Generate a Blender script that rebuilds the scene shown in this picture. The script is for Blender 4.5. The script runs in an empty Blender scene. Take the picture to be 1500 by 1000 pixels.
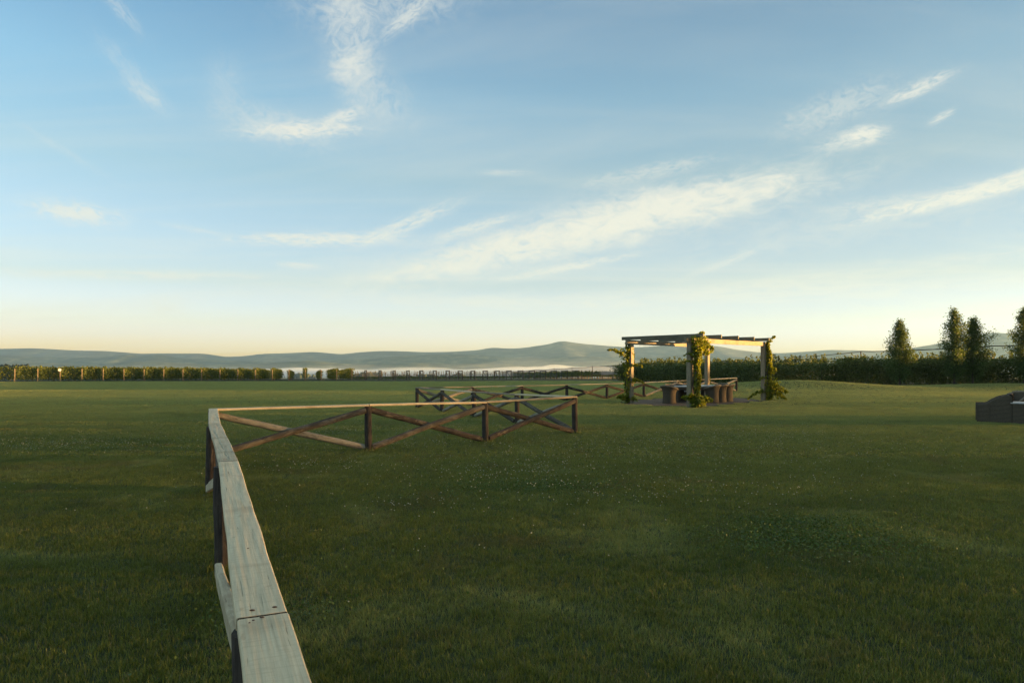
import bpy, math, random
import numpy as np
from mathutils import Vector, Matrix, Quaternion, Euler

S = bpy.context.scene
C = S.collection
R = math.radians

# ------------------------------------------------------------------ camera
cam = bpy.data.objects.new('camera', bpy.data.cameras.new('camera'))
C.objects.link(cam); S.camera = cam
cam.location = (0, 0, 1.65); cam.rotation_euler = (R(90), 0, 0)
cam.data.sensor_width = 36; cam.data.lens = 24; cam.data.shift_y = 37/1500
cam.data.clip_start = 0.05; cam.data.clip_end = 60000

# ------------------------------------------------------------------ light
SUN_AZ, SUN_EL = R(91), R(1.6)
SKY_STRENGTH = 0.05
S.view_settings.view_transform = 'Standard'; S.view_settings.look = 'None'
S.view_settings.exposure = 2.75; S.view_settings.gamma = 1.0
S.view_settings.use_curve_mapping = False
S.cycles.max_bounces = 8; S.cycles.volume_bounces = 1; S.cycles.transparent_max_bounces = 16
S.cycles.use_denoising = True
sun = bpy.data.objects.new('sun', bpy.data.lights.new('sun', 'SUN')); C.objects.link(sun)
sun.data.energy = 5.0; sun.data.angle = R(0.5); sun.data.color = (1.0, 0.56, 0.20)
sv = Vector((math.sin(SUN_AZ)*math.cos(SUN_EL), math.cos(SUN_AZ)*math.cos(SUN_EL), math.sin(SUN_EL)))
sun.rotation_mode = 'QUATERNION'; sun.rotation_quaternion = sv.to_track_quat('Z', 'Y')
sun.location = (60, 10, 30)

W = bpy.data.worlds.new('World'); S.world = W; W.use_nodes = True
W.cycles.sampling_method = 'MANUAL'; W.cycles.sample_map_resolution = 512


class NT:
    """small helper around a node tree"""
    def __init__(s, tree): s.t = tree
    def n(s, typ, **kw):
        nd = s.t.nodes.new(typ)
        for k, v in kw.items(): setattr(nd, k, v)
        return nd
    def put(s, sock, v):
        if isinstance(v, bpy.types.NodeSocket): s.t.links.new(v, sock)
        elif isinstance(v, bpy.types.Node): s.t.links.new(v.outputs[0], sock)
        else: sock.default_value = v
    def m(s, op, a, b=None, c=None, clamp=False):
        nd = s.n('ShaderNodeMath', operation=op, use_clamp=clamp)
        s.put(nd.inputs[0], a)
        if b is not None: s.put(nd.inputs[1], b)
        if c is not None: s.put(nd.inputs[2], c)
        return nd.outputs[0]
    def v(s, op, a, b=None, scale=None):
        nd = s.n('ShaderNodeVectorMath', operation=op)
        s.put(nd.inputs[0], a)
        if b is not None: s.put(nd.inputs[1], b)
        if scale is not None: s.put(nd.inputs['Scale'], scale)
        return nd.outputs['Value'] if op in ('DOT_PRODUCT', 'LENGTH') else nd.outputs[0]
    def xyz(s, a): return s._sep(a)
    def _sep(s, a):
        nd = s.n('ShaderNodeSeparateXYZ'); s.put(nd.inputs[0], a); return nd.outputs
    def com(s, x, y, z=0.0):
        nd = s.n('ShaderNodeCombineXYZ')
        for i, q in enumerate((x, y, z)): s.put(nd.inputs[i], q)
        return nd.outputs[0]
    def noise(s, vec, scale=5, detail=4, rough=.55, dist=0.0):
        nd = s.n('ShaderNodeTexNoise')
        if vec is not None: s.put(nd.inputs['Vector'], vec)
        nd.inputs['Scale'].default_value = scale; nd.inputs['Detail'].default_value = detail
        nd.inputs['Roughness'].default_value = rough; nd.inputs['Distortion'].default_value = dist
        return nd.outputs['Fac']
    def ramp(s, fac, stops, interp='LINEAR'):
        nd = s.n('ShaderNodeValToRGB'); s.put(nd.inputs[0], fac)
        cr = nd.color_ramp; cr.interpolation = interp
        while len(cr.elements) < len(stops): cr.elements.new(0.5)
        for e, (p, c) in zip(cr.elements, stops):
            e.position = p; e.color = (c[0], c[1], c[2], 1) if not isinstance(c, (int, float)) else (c, c, c, 1)
        return nd.outputs[0]
    def mix(s, fac, a, b, blend='MIX'):
        nd = s.n('ShaderNodeMix', data_type='RGBA', blend_type=blend)
        s.put(nd.inputs[0], fac)
        for sock, q in ((nd.inputs[6], a), (nd.inputs[7], b)):
            if isinstance(q, tuple): q = (q[0], q[1], q[2], 1)
            s.put(sock, q)
        return nd.outputs[2]
    def smooth(s, x, lo, hi, a=0.0, b=1.0):
        nd = s.n('ShaderNodeMapRange', interpolation_type='SMOOTHSTEP')
        s.put(nd.inputs[0], x)
        for i, q in enumerate((lo, hi, a, b)): nd.inputs[i+1].default_value = q
        return nd.outputs[0]


def srgb(r, g, b):
    f = lambda c: (c/255/12.92) if c/255 <= .04045 else ((c/255+.055)/1.055)**2.4
    return (f(r), f(g), f(b))


def build_world():
    t = NT(W.node_tree)
    bg = W.node_tree.nodes['Background']
    sk = t.n('ShaderNodeTexSky', sky_type='NISHITA', sun_disc=False)
    sk.sun_elevation = SUN_EL; sk.sun_rotation = SUN_AZ
    sk.altitude = 100; sk.air_density = 1.0; sk.dust_density = 0.6; sk.ozone_density = 1.5
    d = t.n('ShaderNodeTexCoord').outputs['Generated']
    x, y, z = t.xyz(d)
    # colour balance of the dawn sky, by elevation
    tint = t.ramp(z, SKY_TINT)
    col = t.mix(1.0, sk.outputs[0], tint, 'MULTIPLY')
    col = t.v('SCALE', col, scale=t.m('MULTIPLY', t.m('MULTIPLY', t.smooth(x, -.25, .8, 1.0, .60), t.smooth(x, .65, 1.0, 1.0, .36)), SKY_GAIN))
    # high thin veil everywhere, made denser overhead, out of view, to soften the light
    zz = t.m('ADD', t.m('MAXIMUM', z, 0.0), 0.12)
    pl = t.com(t.m('DIVIDE', x, zz), t.m('DIVIDE', y, zz), 0.0)
    mp = t.n('ShaderNodeMapping'); t.put(mp.inputs[0], pl)
    mp.inputs['Rotation'].default_value = (0, 0, R(25)); mp.inputs['Scale'].default_value = (.35, 1.6, 1)
    veil = t.noise(mp.outputs[0], 1.1, 7, .6, .7)
    a = t.m('MULTIPLY', t.m('MULTIPLY', t.smooth(veil, .42, .78), t.ramp(z, [(0.0, .45), (.2, .32), (.35, .2), (.5, .25), (.8, .55)])), t.smooth(z, -.01, .01))
    front = t.smooth(y, 0.0, .2)
    rng = random.Random(4)
    for (px, py, la, lb, ang, st) in CLOUDS:
        c = Vector(((px-750)/1000, 1, (537-py)/1000)); L = c.length; c.normalize()
        right = Vector((0, 0, 1)).cross(c); right = -right; right.normalize()
        up = right.cross(c); up.normalize()
        if up.z < 0: up = -up
        if right.x < 0: right = -right
        ca, sa = math.cos(R(ang)), math.sin(R(ang))
        A = (right*ca + up*sa) * (1000*L/la); B = (-right*sa + up*ca) * (1000*L/lb)
        rel = t.v('SUBTRACT', d, tuple(c))
        va = t.v('DOT_PRODUCT', rel, tuple(A)); vb = t.v('DOT_PRODUCT', rel, tuple(B))
        k = max(1.0, la/lb)
        nz = t.noise(t.com(t.m('MULTIPLY', va, min(1.0*la/30, 3.2)), t.m('MULTIPLY_ADD', va, .35, vb), rng.uniform(0, 60)), 1.5, 8, .68, 1.1)
        r2 = t.m('ADD', t.m('MULTIPLY', va, va), t.m('MULTIPLY', vb, vb))
        env = t.m('EXPONENT', t.m('MULTIPLY', r2, -.8))
        e = t.m('MULTIPLY', env, t.m('MULTIPLY_ADD', nz, 4.6, -1.45))
        e = t.m('MULTIPLY', t.smooth(e, -.05, 1.12), st*.92)
        e = t.m('MULTIPLY', e, front)
        a = t.m('SUBTRACT', 1.0, t.m('MULTIPLY', t.m('SUBTRACT', 1.0, a), t.m('SUBTRACT', 1.0, e)))
    cc = t.ramp(z, CLOUD_COL)
    cc = t.v('SCALE', cc, scale=CLOUD_GAIN)
    col = t.mix(a, col, cc)
    t.put(bg.inputs[0], col); bg.inputs[1].default_value = SKY_STRENGTH


SKY_GAIN = 4.4
SKY_TINT = [(0.0, (.52, .80, 4.6)), (.03, (.51, .715, 2.8)), (.06, (.48, .60, 1.42)), (.115, (.385, .45, .71)), (.26, (.34, .45, .54)), (.36, (.285, .47, .58)), (.46, (.165, .375, .52)), (.62, (.44, .52, .54)), (1.0, (1.3, 1.02, .80))]
CLOUD_GAIN = 6.6
CLOUD_COL = [(0.0, (.42, .40, .31)), (.12, (.42, .41, .34)), (.35, (.38, .38, .34)), (.6, (.34, .36, .34))]
CLOUDS = [  # centre, half length, half width, slope, strength
    (515, 62, 85, 32, -75, .50), (560, 6, 110, 30, 8, .42), (596, 24, 42, 9, 40, .7), (512, 95, 26, 18, 30, .65),
    (545, 135, 60, 30, -30, .28), (440, 190, 78, 11, 7, .95), (400, 183, 75, 22, -12, .35), (500, 172, 34, 9, 22, .8),
    (216, 140, 26, 12, -30, .42), (190, 105, 50, 13, -45, .2), (330, 122, 22, 32, 0, .2), (175, 12, 34, 9, -45, .3),
    (112, 312, 52, 14, -4, .8), (100, 225, 55, 5, -28, .18), (475, 350, 110, 9, 3, .85), (600, 326, 70, 10, 24, .7),
    (690, 335, 60, 8, 17, .6), (950, 312, 220, 30, 9, .92), (740, 366, 190, 24, 13, .85), (830, 392, 90, 6, 10, .7),
    (1000, 290, 140, 18, 2, .6), (900, 340, 160, 26, 12, .5), (1400, 288, 130, 11, 9, .9), (1500, 262, 100, 12, 12, .85),
    (1280, 300, 60, 9, 3, .4), (1240, 205, 44, 13, 8, .6), (1268, 198, 24, 12, 0, .95), (1345, 130, 40, 10, 16, .85),
    (1220, 160, 70, 22, 14, .42), (1380, 171, 15, 5, 24, .7), (1130, 262, 34, 6, 4, .7), (950, 252, 90, 10, 8, .45),
    (190, 402, 200, 7, 3, .6), (440, 389, 28, 4, -2, .7), (243, 450, 26, 15, 0, .45), (1060, 385, 60, 5, 20, .4),
    (1060, 430, 420, 15, 1, .5), (1180, 410, 260, 12, 5, .4), (650, 440, 260, 12, -2, .35), (1330, 460, 300, 12, 3, .35),
    (285, 336, 40, 4, -6, .35), (740, 253, 34, 4, 0, .4), (1240, 330, 260, 30, 6, .22), (620, 395, 110, 10, 8, .45),
]
build_world()


# ------------------------------------------------------------------ helpers
def ss(a, b, x):
    t = np.clip((np.asarray(x, float)-a)/(b-a), 0, 1); return t*t*(3-2*t)


def vnoise(x, y, seed=0):
    """cheap value noise for shapes"""
    x = np.asarray(x, float); y = np.asarray(y, float)
    xi = np.floor(x).astype(np.int64); yi = np.floor(y).astype(np.int64)
    fx = x-xi; fy = y-yi; fx = fx*fx*(3-2*fx); fy = fy*fy*(3-2*fy)
    def h(a, b):
        q = (a*374761393 + b*668265263 + seed*974634777) & 0x7fffffff
        q = ((q ^ (q >> 13))*1274126177) & 0x7fffffff
        return ((q ^ (q >> 16)) & 0xffff)/65535.0
    return (h(xi, yi)*(1-fx)+h(xi+1, yi)*fx)*(1-fy)+(h(xi, yi+1)*(1-fx)+h(xi+1, yi+1)*fx)*fy


def fbm(x, y, oct=4, seed=0):
    s = 0; a = .5; f = 1
    for i in range(oct):
        s = s+a*vnoise(x*f, y*f, seed+i*17); a *= .5; f *= 2.03
    return s/(1-.5**oct)


def gz(x, y):
    """height of the ground at x, y"""
    x = np.asarray(x, float); y = np.asarray(y, float)
    z = -.06*ss(2, 9, y) + .06*ss(26, 33, y)*ss(-8, 4, x)
    z = z + .25*np.exp(-((x-16)/11)**2-((y-46)/8)**2)
    z = z + .46*np.exp(-((x-20.5)/6.5)**2-((y-48)/3.2)**2)
    z = z + .40*np.exp(-((x-36)/7.0)**2-((y-50)/3.4)**2)
    z = z - .05*ss(60, 80, y)
    z = z - .0116*(np.clip(y, 80, 130)-80) - .022*(np.clip(y, 130, 200)-130)
    z = z - 28*ss(170, 1100, y) + 26*ss(0, 1, (np.abs(x)-2500)/3000)*ss(900, 2000, y)
    z = z + .03*(fbm(x*.25, y*.25, 3, 5)-.5)*ss(3, 10, y)
    return z


def gzf(x, y): return float(gz(x, y))


def mesh_np(name, verts, faces, smooth=False, attrs=None):
    """verts (n,3); faces (m,k) all the same k"""
    me = bpy.data.meshes.new(name)
    verts = np.asarray(verts, np.float32); faces = np.asarray(faces, np.int32)
    m, k = faces.shape
    me.vertices.add(len(verts)); me.vertices.foreach_set('co', verts.ravel())
    me.loops.add(m*k); me.loops.foreach_set('vertex_index', faces.ravel())
    me.polygons.add(m); me.polygons.foreach_set('loop_start', np.arange(0, m*k, k, dtype=np.int32))
    me.polygons.foreach_set('loop_total', np.full(m, k, np.int32))
    if smooth: me.polygons.foreach_set('use_smooth', np.ones(m, bool))
    me.update(calc_edges=True)
    for an, vals in (attrs or {}).items():
        at = me.attributes.new(an, 'FLOAT', 'POINT'); at.data.foreach_set('value', np.asarray(vals, np.float32))
    return me


def obj(name, me, mat=None, parent=None, loc=(0, 0, 0)):
    if mat is not None and not me.materials: me.materials.append(mat)
    o = bpy.data.objects.new(name, me); C.objects.link(o); o.location = loc
    if parent: o.parent = parent
    return o


def tag(o, label=None, cat=None, group=None, kind=None):
    if label: o['label'] = label
    if cat: o['category'] = cat
    if group: o['group'] = group
    if kind: o['kind'] = kind
    return o


def thing(name, label, cat, loc, group=None, rz=0):
    o = bpy.data.objects.new(name, None); C.objects.link(o)
    o.location = loc; o.rotation_euler = (0, 0, rz); o.empty_display_size = .3
    return tag(o, label, cat, group)


def grid_faces(nu, nv, wrap_u=False):
    i = np.arange(nu if wrap_u else nu-1)[:, None]; j = np.arange(nv-1)[None, :]
    i2 = (i+1) % nu
    f = np.stack([(i*nv+j), (i2*nv+j), (i2*nv+j+1), (i*nv+j+1)], -1)
    return f.reshape(-1, 4)


def place(o, p0, p1, up=(0, 0, 1), parent=None):
    """local X along p0->p1, local Z towards up"""
    p0 = Vector(p0); p1 = Vector(p1); x = (p1-p0).normalized(); u = Vector(up)
    if abs(x.dot(u.normalized())) > .98: u = Vector((0.8, .6, 0))
    y = u.cross(x).normalized(); z = x.cross(y)
    m = Matrix((x, y, z)).transposed()
    o.rotation_mode = 'QUATERNION'; o.rotation_quaternion = m.to_quaternion()
    o.location = p0 - (Vector(parent.location) if parent else Vector((0, 0, 0)))
    if parent: o.parent = parent
    return o


def plank_mesh(L, w, h, seed=0, nx=None, wob=.004, bev=.006, crack=None):
    """a sawn board along X from 0 to L, centred on Y, top face at Z=0; section is a rounded rectangle"""
    rng = random.Random(seed)
    ny = 14 if nx and nx > 60 else 4
    nx = nx or max(6, int(L/.35))
    prof = []
    ys = np.linspace(-w/2+bev, w/2-bev, ny)
    for yy in ys: prof.append((yy, 0.0))
    prof += [(w/2, -bev), (w/2, -h+bev), (w/2-bev, -h), (-w/2+bev, -h), (-w/2, -h+bev), (-w/2, -bev)]
    prof = np.array(prof); n = len(prof)
    xs = np.linspace(0, L, nx)
    V = np.zeros((nx, n, 3))
    V[:, :, 0] = xs[:, None]; V[:, :, 1] = prof[None, :, 0]; V[:, :, 2] = prof[None, :, 1]
    o = seed*13.7
    side = (fbm(xs*1.3+o, xs*0, 3, seed)-.5)*wob*2.5
    V[:, :, 1] += side[:, None]
    V[:, :, 2] += ((fbm(xs*.9+o, xs*0+3, 3, seed)-.5)*wob*2)[:, None]
    top = (prof[:, 1] > -bev*.5)
    V[:, top, 2] += (fbm(V[:, top, 0]*1.2, V[:, top, 1]*70+o, 3, seed)-.5)*wob*.55
    if crack is not None:
        cy, dep = crack(xs)
        dist = np.abs(V[:, :, 1]-cy[:, None])
        V[:, top, 2] -= (dep[:, None]*np.exp(-(dist/.0045)**2))[:, top]
    verts = V.reshape(-1, 3)
    f = []
    for i in range(nx-1):
        for j in range(n):
            j2 = (j+1) % n
            f.append((i*n+j, i*n+j2, (i+1)*n+j2, (i+1)*n+j))
    me = bpy.data.meshes.new('plank')
    faces = [tuple(reversed(q)) for q in f]
    faces.append(tuple(range(n))); faces.append(tuple((nx-1)*n+j for j in reversed(range(n))))
    me.from_pydata([tuple(v) for v in verts], [], faces); me.update()
    return me


def log_mesh(L, r, seed=0, nseg=14, half=False, rough=.10, taper=0.0, nx=None):
    """a log along X; half=True cuts it flat on its -Y... side (flat face at Y=0, bark towards -Y)"""
    nx = nx or max(5, int(L/.10))
    xs = np.linspace(0, L, nx)
    if half:
        ang = np.linspace(math.pi, 2*math.pi, nseg)   # bark towards -Y
    else:
        ang = np.linspace(0, 2*math.pi, nseg, endpoint=False)
    rr = r*(1-taper*xs/L)
    A, X = np.meshgrid(ang, xs)
    nzv = 1+rough*2*(fbm(X*3+seed*3.1, np.cos(A)*1.5+np.sin(A)*2.2+7, 4, seed)-.5)
    Rr = rr[:, None]*nzv
    bend = (fbm(xs*.8+seed, xs*0, 2, seed+3)-.5)*r*.5
    V = np.stack([X, Rr*(np.sin(A) if half else np.cos(A)), Rr*(np.cos(A) if half else np.sin(A))+bend[:, None]], -1)
    n = len(ang)
    faces = []
    for i in range(nx-1):
        for j in range(n):
            j2 = (j+1) % n
            faces.append((i*n+j, i*n+j2, (i+1)*n+j2, (i+1)*n+j))
    if half: faces = [tuple(reversed(q)) for q in faces]
    faces = [tuple(reversed(q)) for q in faces]
    faces.append(tuple(range(n))); faces.append(tuple((nx-1)*n+j for j in reversed(range(n))))
    me = bpy.data.meshes.new('log'); me.from_pydata([tuple(v) for v in V.reshape(-1, 3)], [], faces); me.update()
    return me


def tube_arr(pts, rad, seg=6):
    """verts and quads of a tube through points"""
    pts = [Vector(p) for p in pts]; V = []; F = []
    if not hasattr(rad, '__len__'): rad = [rad]*len(pts)
    for i, p in enumerate(pts):
        t = (pts[min(i+1, len(pts)-1)]-pts[max(i-1, 0)]).normalized()
        a = t.cross(Vector((0, 0, 1)) if abs(t.z) < .9 else Vector((1, 0, 0))).normalized(); b = t.cross(a)
        for k in range(seg):
            w = 2*math.pi*k/seg
            V.append(tuple(p+(a*math.cos(w)+b*math.sin(w))*rad[i]))
    for i in range(len(pts)-1):
        for k in range(seg):
            k2 = (k+1) % seg
            F.append((i*seg+k, i*seg+k2, (i+1)*seg+k2, (i+1)*seg+k))
    return V, F


class MB:
    def __init__(s): s.V = []; s.F = []
    def add(s, V, F):
        o = len(s.V); s.V += [tuple(v) for v in V]; s.F += [tuple(i+o for i in f) for f in F]; return s
    def tube(s, pts, rad, seg=6): return s.add(*tube_arr(pts, rad, seg))
    def box(s, a, b):
        (x0, y0, z0), (x1, y1, z1) = a, b
        return s.add([(x0, y0, z0), (x1, y0, z0), (x1, y1, z0), (x0, y1, z0), (x0, y0, z1), (x1, y0, z1), (x1, y1, z1), (x0, y1, z1)],
                     [(0, 3, 2, 1), (4, 5, 6, 7), (0, 1, 5, 4), (1, 2, 6, 5), (2, 3, 7, 6), (3, 0, 4, 7)])
    def build(s, name, mat=None, parent=None, loc=(0, 0, 0), smooth=False):
        me = bpy.data.meshes.new(name); me.from_pydata(s.V, [], s.F); me.update()
        if smooth: me.polygons.foreach_set('use_smooth', [True]*len(me.polygons))
        return obj(name, me, mat, parent, loc)


def leaves_mesh(cent, size, seed=0, up=.3, aspect=.62):
    """kite shaped, slightly folded leaves at the given centres; tone = random per leaf"""
    rng = np.random.default_rng(seed); n = len(cent); cent = np.asarray(cent, float)
    a = rng.normal(size=(n, 3)); a[:, 2] -= .35; a /= np.linalg.norm(a, axis=1)[:, None]
    nrm = rng.normal(size=(n, 3)); nrm[:, 2] += up*2
    b = np.cross(nrm, a); b /= np.linalg.norm(b, axis=1)[:, None]+1e-9
    c = np.cross(a, b)
    s = size*rng.uniform(.65, 1.25, n)[:, None]
    p0 = cent-a*s*.5; p2 = cent+a*s*.5
    p1 = cent+b*s*aspect*.5+c*s*.10-a*s*.08; p3 = cent-b*s*aspect*.5+c*s*.10-a*s*.08
    V = np.stack([p0, p1, p2, p3], 1).reshape(-1, 3)
    F = np.arange(4*n).reshape(n, 4)
    tone = np.repeat(rng.uniform(0, 1, n), 4)
    return mesh_np('foliage', V, F, attrs={'tone': tone})


def copy_tree(o, parent=None):
    c = o.copy(); C.objects.link(c)
    if parent: c.parent = parent
    for ch in list(o.children): copy_tree(ch, c)
    return c


# ------------------------------------------------------------------ materials
def newmat(name):
    m = bpy.data.materials.new(name); m.use_nodes = True
    t = NT(m.node_tree); p = m.node_tree.nodes['Principled BSDF']
    p.inputs['Specular IOR Level'].default_value = .25
    return m, t, p


def bump(t, p, h, strength=.4, dist=.01):
    b = t.n('ShaderNodeBump'); b.inputs['Strength'].default_value = strength; b.inputs['Distance'].default_value = dist
    t.put(b.inputs['Height'], h); t.t.links.new(b.outputs[0], p.inputs['Normal'])


def wood_mat(name, light, mid, dark, stain=(.18, .13, .07), crackc=(.02, .016, .012), rough=.8, gs=1.0, moss=None):
    m, t, p = newmat(name)
    tc = t.n('ShaderNodeTexCoord'); oc = tc.outputs['Object']
    rnd = t.n('ShaderNodeObjectInfo').outputs['Random']
    off = t.com(t.m('MULTIPLY', rnd, 31.0), t.m('MULTIPLY', rnd, 7.0), 0.0)
    v0 = t.v('ADD', oc, off)
    fine = t.noise(t.v('MULTIPLY', v0, (1.1*gs, 42*gs, 42*gs)), 2.6, 6, .65, .25)
    med = t.noise(t.v('MULTIPLY', v0, (.8*gs, 11*gs, 11*gs)), 2.0, 4, .6, .6)
    saw = t.noise(t.v('MULTIPLY', v0, (30*gs, 4*gs, 4*gs)), 3.0, 3, .6)
    big = t.noise(v0, 2.4, 4, .6, .4)
    f = t.m('ADD', t.m('MULTIPLY', fine, .55), t.m('MULTIPLY', med, .45))
    col = t.ramp(f, [(.30, dark), (.47, mid), (.62, light)])
    col = t.mix(t.m('MULTIPLY', t.smooth(big, .5, .68), .55), col, stain)
    col = t.mix(t.m('MULTIPLY', t.smooth(saw, .48, .7), .34), col, dark)
    blotch = t.noise(t.v('MULTIPLY', v0, (1, 2.2, 2.2)), 9, 3, .5, .3)
    col = t.mix(t.m('MULTIPLY', t.smooth(blotch, .66, .74), .5), col, stain)
    ck = t.noise(t.v('MULTIPLY', v0, (1.5*gs, 55*gs, 55*gs)), 1.7, 3, .5, .5)
    ckf = t.smooth(ck, .66, .72)
    col = t.mix(t.m('MULTIPLY', ckf, .55), col, crackc)
    if moss:
        mo = t.noise(v0, 6, 5, .7)
        col = t.mix(t.m('MULTIPLY', t.smooth(mo, .52, .7), .5), col, moss)
    t.put(p.inputs['Base Color'], col); p.inputs['Roughness'].default_value = rough
    h = t.m('SUBTRACT', t.m('ADD', fine, t.m('MULTIPLY', saw, .5)), t.m('MULTIPLY', ckf, 1.5))
    bump(t, p, h, .55, .004)
    return m


def bark_mat(name, a, b, c, bare=None, bare_amt=.5):
    m, t, p = newmat(name)
    oc = t.n('ShaderNodeTexCoord').outputs['Object']
    rnd = t.n('ShaderNodeObjectInfo').outputs['Random']
    v0 = t.v('ADD', oc, t.com(t.m('MULTIPLY', rnd, 31.0), 0.0, 0.0))
    n1 = t.noise(t.v('MULTIPLY', v0, (3, 14, 14)), 2.2, 6, .7, .6)
    n2 = t.noise(v0, 5, 5, .6, .4)
    col = t.ramp(n1, [(.32, c), (.5, a), (.68, b)])
    if bare:
        n3 = t.noise(t.v('MULTIPLY', v0, (1.0, 3, 3)), 3.1, 5, .7, .5)
        col = t.mix(t.m('MULTIPLY', t.smooth(n3, .56-.25*bare_amt, .66-.25*bare_amt), .85), col, bare)
    col = t.mix(t.m('MULTIPLY', t.smooth(n2, .5, .75), .45), col, c)
    t.put(p.inputs['Base Color'], col); p.inputs['Roughness'].default_value = .92
    bump(t, p, t.m('ADD', n1, n2), .9, .012)
    return m


def leaf_mat(name, dark, mid, light, trans=.35, edge=None):
    m, t, p = newmat(name)
    tone = t.n('ShaderNodeAttribute', attribute_name='tone').outputs['Fac']
    pos = t.n('ShaderNodeNewGeometry').outputs['Position']
    cl = t.noise(pos, 1.6, 3, .6)
    f = t.m('ADD', t.m('MULTIPLY', tone, .6), t.m('MULTIPLY', cl, .5))
    col = t.ramp(f, [(.18, dark), (.5, mid), (.85, light)])
    t.put(p.inputs['Base Color'], col); p.inputs['Roughness'].default_value = .55
    tr = t.n('ShaderNodeBsdfTranslucent')
    t.put(tr.inputs[0], t.mix(1.0, col, (1.5, 1.35, .5), 'MULTIPLY'))
    mx = t.n('ShaderNodeMixShader'); mx.inputs[0].default_value = trans
    t.t.links.new(p.outputs[0], mx.inputs[1]); t.t.links.new(tr.outputs[0], mx.inputs[2])
    t.t.links.new(mx.outputs[0], m.node_tree.nodes['Material Output'].inputs['Surface'])
    return m


def plain_mat(name, col, rough=.7, var=.25, scale=12):
    m, t, p = newmat(name)
    n = t.noise(t.n('ShaderNodeTexCoord').outputs['Object'], scale, 4, .6)
    k = tuple(c*(1-var) for c in col); l = tuple(min(1, c*(1+var)) for c in col)
    t.put(p.inputs['Base Color'], t.ramp(n, [(.3, k), (.7, l)])); p.inputs['Roughness'].default_value = rough
    return m


M_RAIL = wood_mat('weathered_rail', (.74, .62, .39), (.62, .51, .315), (.44, .355, .215), stain=(.42, .31, .18), moss=None)
M_RAIL2 = wood_mat('weathered_rail_brown', (.60, .52, .34), (.49, .41, .26), (.31, .25, .155), stain=(.30, .22, .12))
M_SAWN = wood_mat('sawn_timber', (.34, .29, .19), (.25, .21, .135), (.13, .10, .07), stain=(.16, .11, .07))
M_PERG = wood_mat('pergola_timber', (.34, .285, .185), (.25, .205, .13), (.13, .105, .07), stain=(.15, .12, .08), gs=.6)
M_RAFT = wood_mat('rafter_timber', (.21, .19, .13), (.15, .135, .09), (.08, .07, .045), stain=(.10, .09, .055), gs=.6)
M_POST = bark_mat('dark_post_bark', (.055, .044, .034), (.09, .072, .054), (.026, .021, .017))
M_BARK = bark_mat('red_brown_bark', (.06, .049, .036), (.11, .09, .064), (.03, .021, .016), bare=(.2, .16, .10), bare_amt=.0)
M_GREYB = bark_mat('grey_brown_brace', (.085, .072, .052), (.13, .11, .08), (.05, .04, .03), bare=(.16, .14, .10), bare_amt=.3)
M_PALE = bark_mat('stripped_pale_brace', (.20, .18, .135), (.28, .25, .185), (.09, .075, .05), bare=(.31, .275, .19), bare_amt=.6)
M_RUST = plain_mat('rusty_nail', (.07, .028, .015), .8, .4, 200)
M_STAKE = plain_mat('stake_timber', (.20, .18, .135), .8, .3, 3)
M_ENDP = plain_mat('end_post_timber', (.15, .12, .078), .8, .3, 2)
M_GREYP = plain_mat('grey_trellis_post', (.075, .066, .05), .85, .3, 2)
M_WHITE = plain_mat('white_paint', (.8, .8, .78), .5, .05)
M_CABLE = plain_mat('black_cable', (.03, .028, .025), .6, .1)
M_VINE = leaf_mat('vine_leaf', (.07, .10, .012), (.16, .20, .022), (.30, .31, .04), .48)
M_VROW = leaf_mat('vineyard_leaf', (.03, .05, .012), (.07, .10, .02), (.15, .165, .035), .36)
M_HEDGE = leaf_mat('orchard_leaf', (.05, .07, .024), (.085, .115, .038), (.14, .175, .065), .42)
M_TREE = leaf_mat('tree_leaf', (.042, .075, .022), (.07, .115, .034), (.115, .165, .058), .42)
M_TRUNK = bark_mat('trunk_bark', (.07, .055, .04), (.12, .095, .07), (.03, .024, .018))


def wicker_mat(name, a, b, sc=14):
    m, t, p = newmat(name)
    oc = t.n('ShaderNodeTexCoord').outputs['Object']
    w = t.n('ShaderNodeTexWave', wave_type='BANDS', bands_direction='Z'); t.put(w.inputs[0], oc)
    w.inputs['Scale'].default_value = sc; w.inputs['Distortion'].default_value = 1.2; w.inputs['Detail'].default_value = 2
    n = t.noise(oc, 30, 4, .6)
    f = t.m('ADD', t.m('MULTIPLY', w.outputs['Fac'], .5), t.m('MULTIPLY', n, .5))
    t.put(p.inputs['Base Color'], t.ramp(f, [(.25, b), (.7, a)])); p.inputs['Roughness'].default_value = .8
    bump(t, p, w.outputs['Fac'], .6, .01)
    return m


M_WICK = wicker_mat('grey_wicker', (.115, .092, .06), (.04, .032, .02))
M_WICKD = wicker_mat('dark_wicker', (.13, .105, .07), (.035, .028, .018))
M_LOUNGE = wicker_mat('lounge_wicker', (.13, .105, .07), (.04, .031, .02), 8)
M_WRIM = plain_mat('wicker_rim', (.19, .155, .105), .7, .3, 40)
M_TOP = plain_mat('table_top', (.42, .42, .38), .35, .15, 8)


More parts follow.
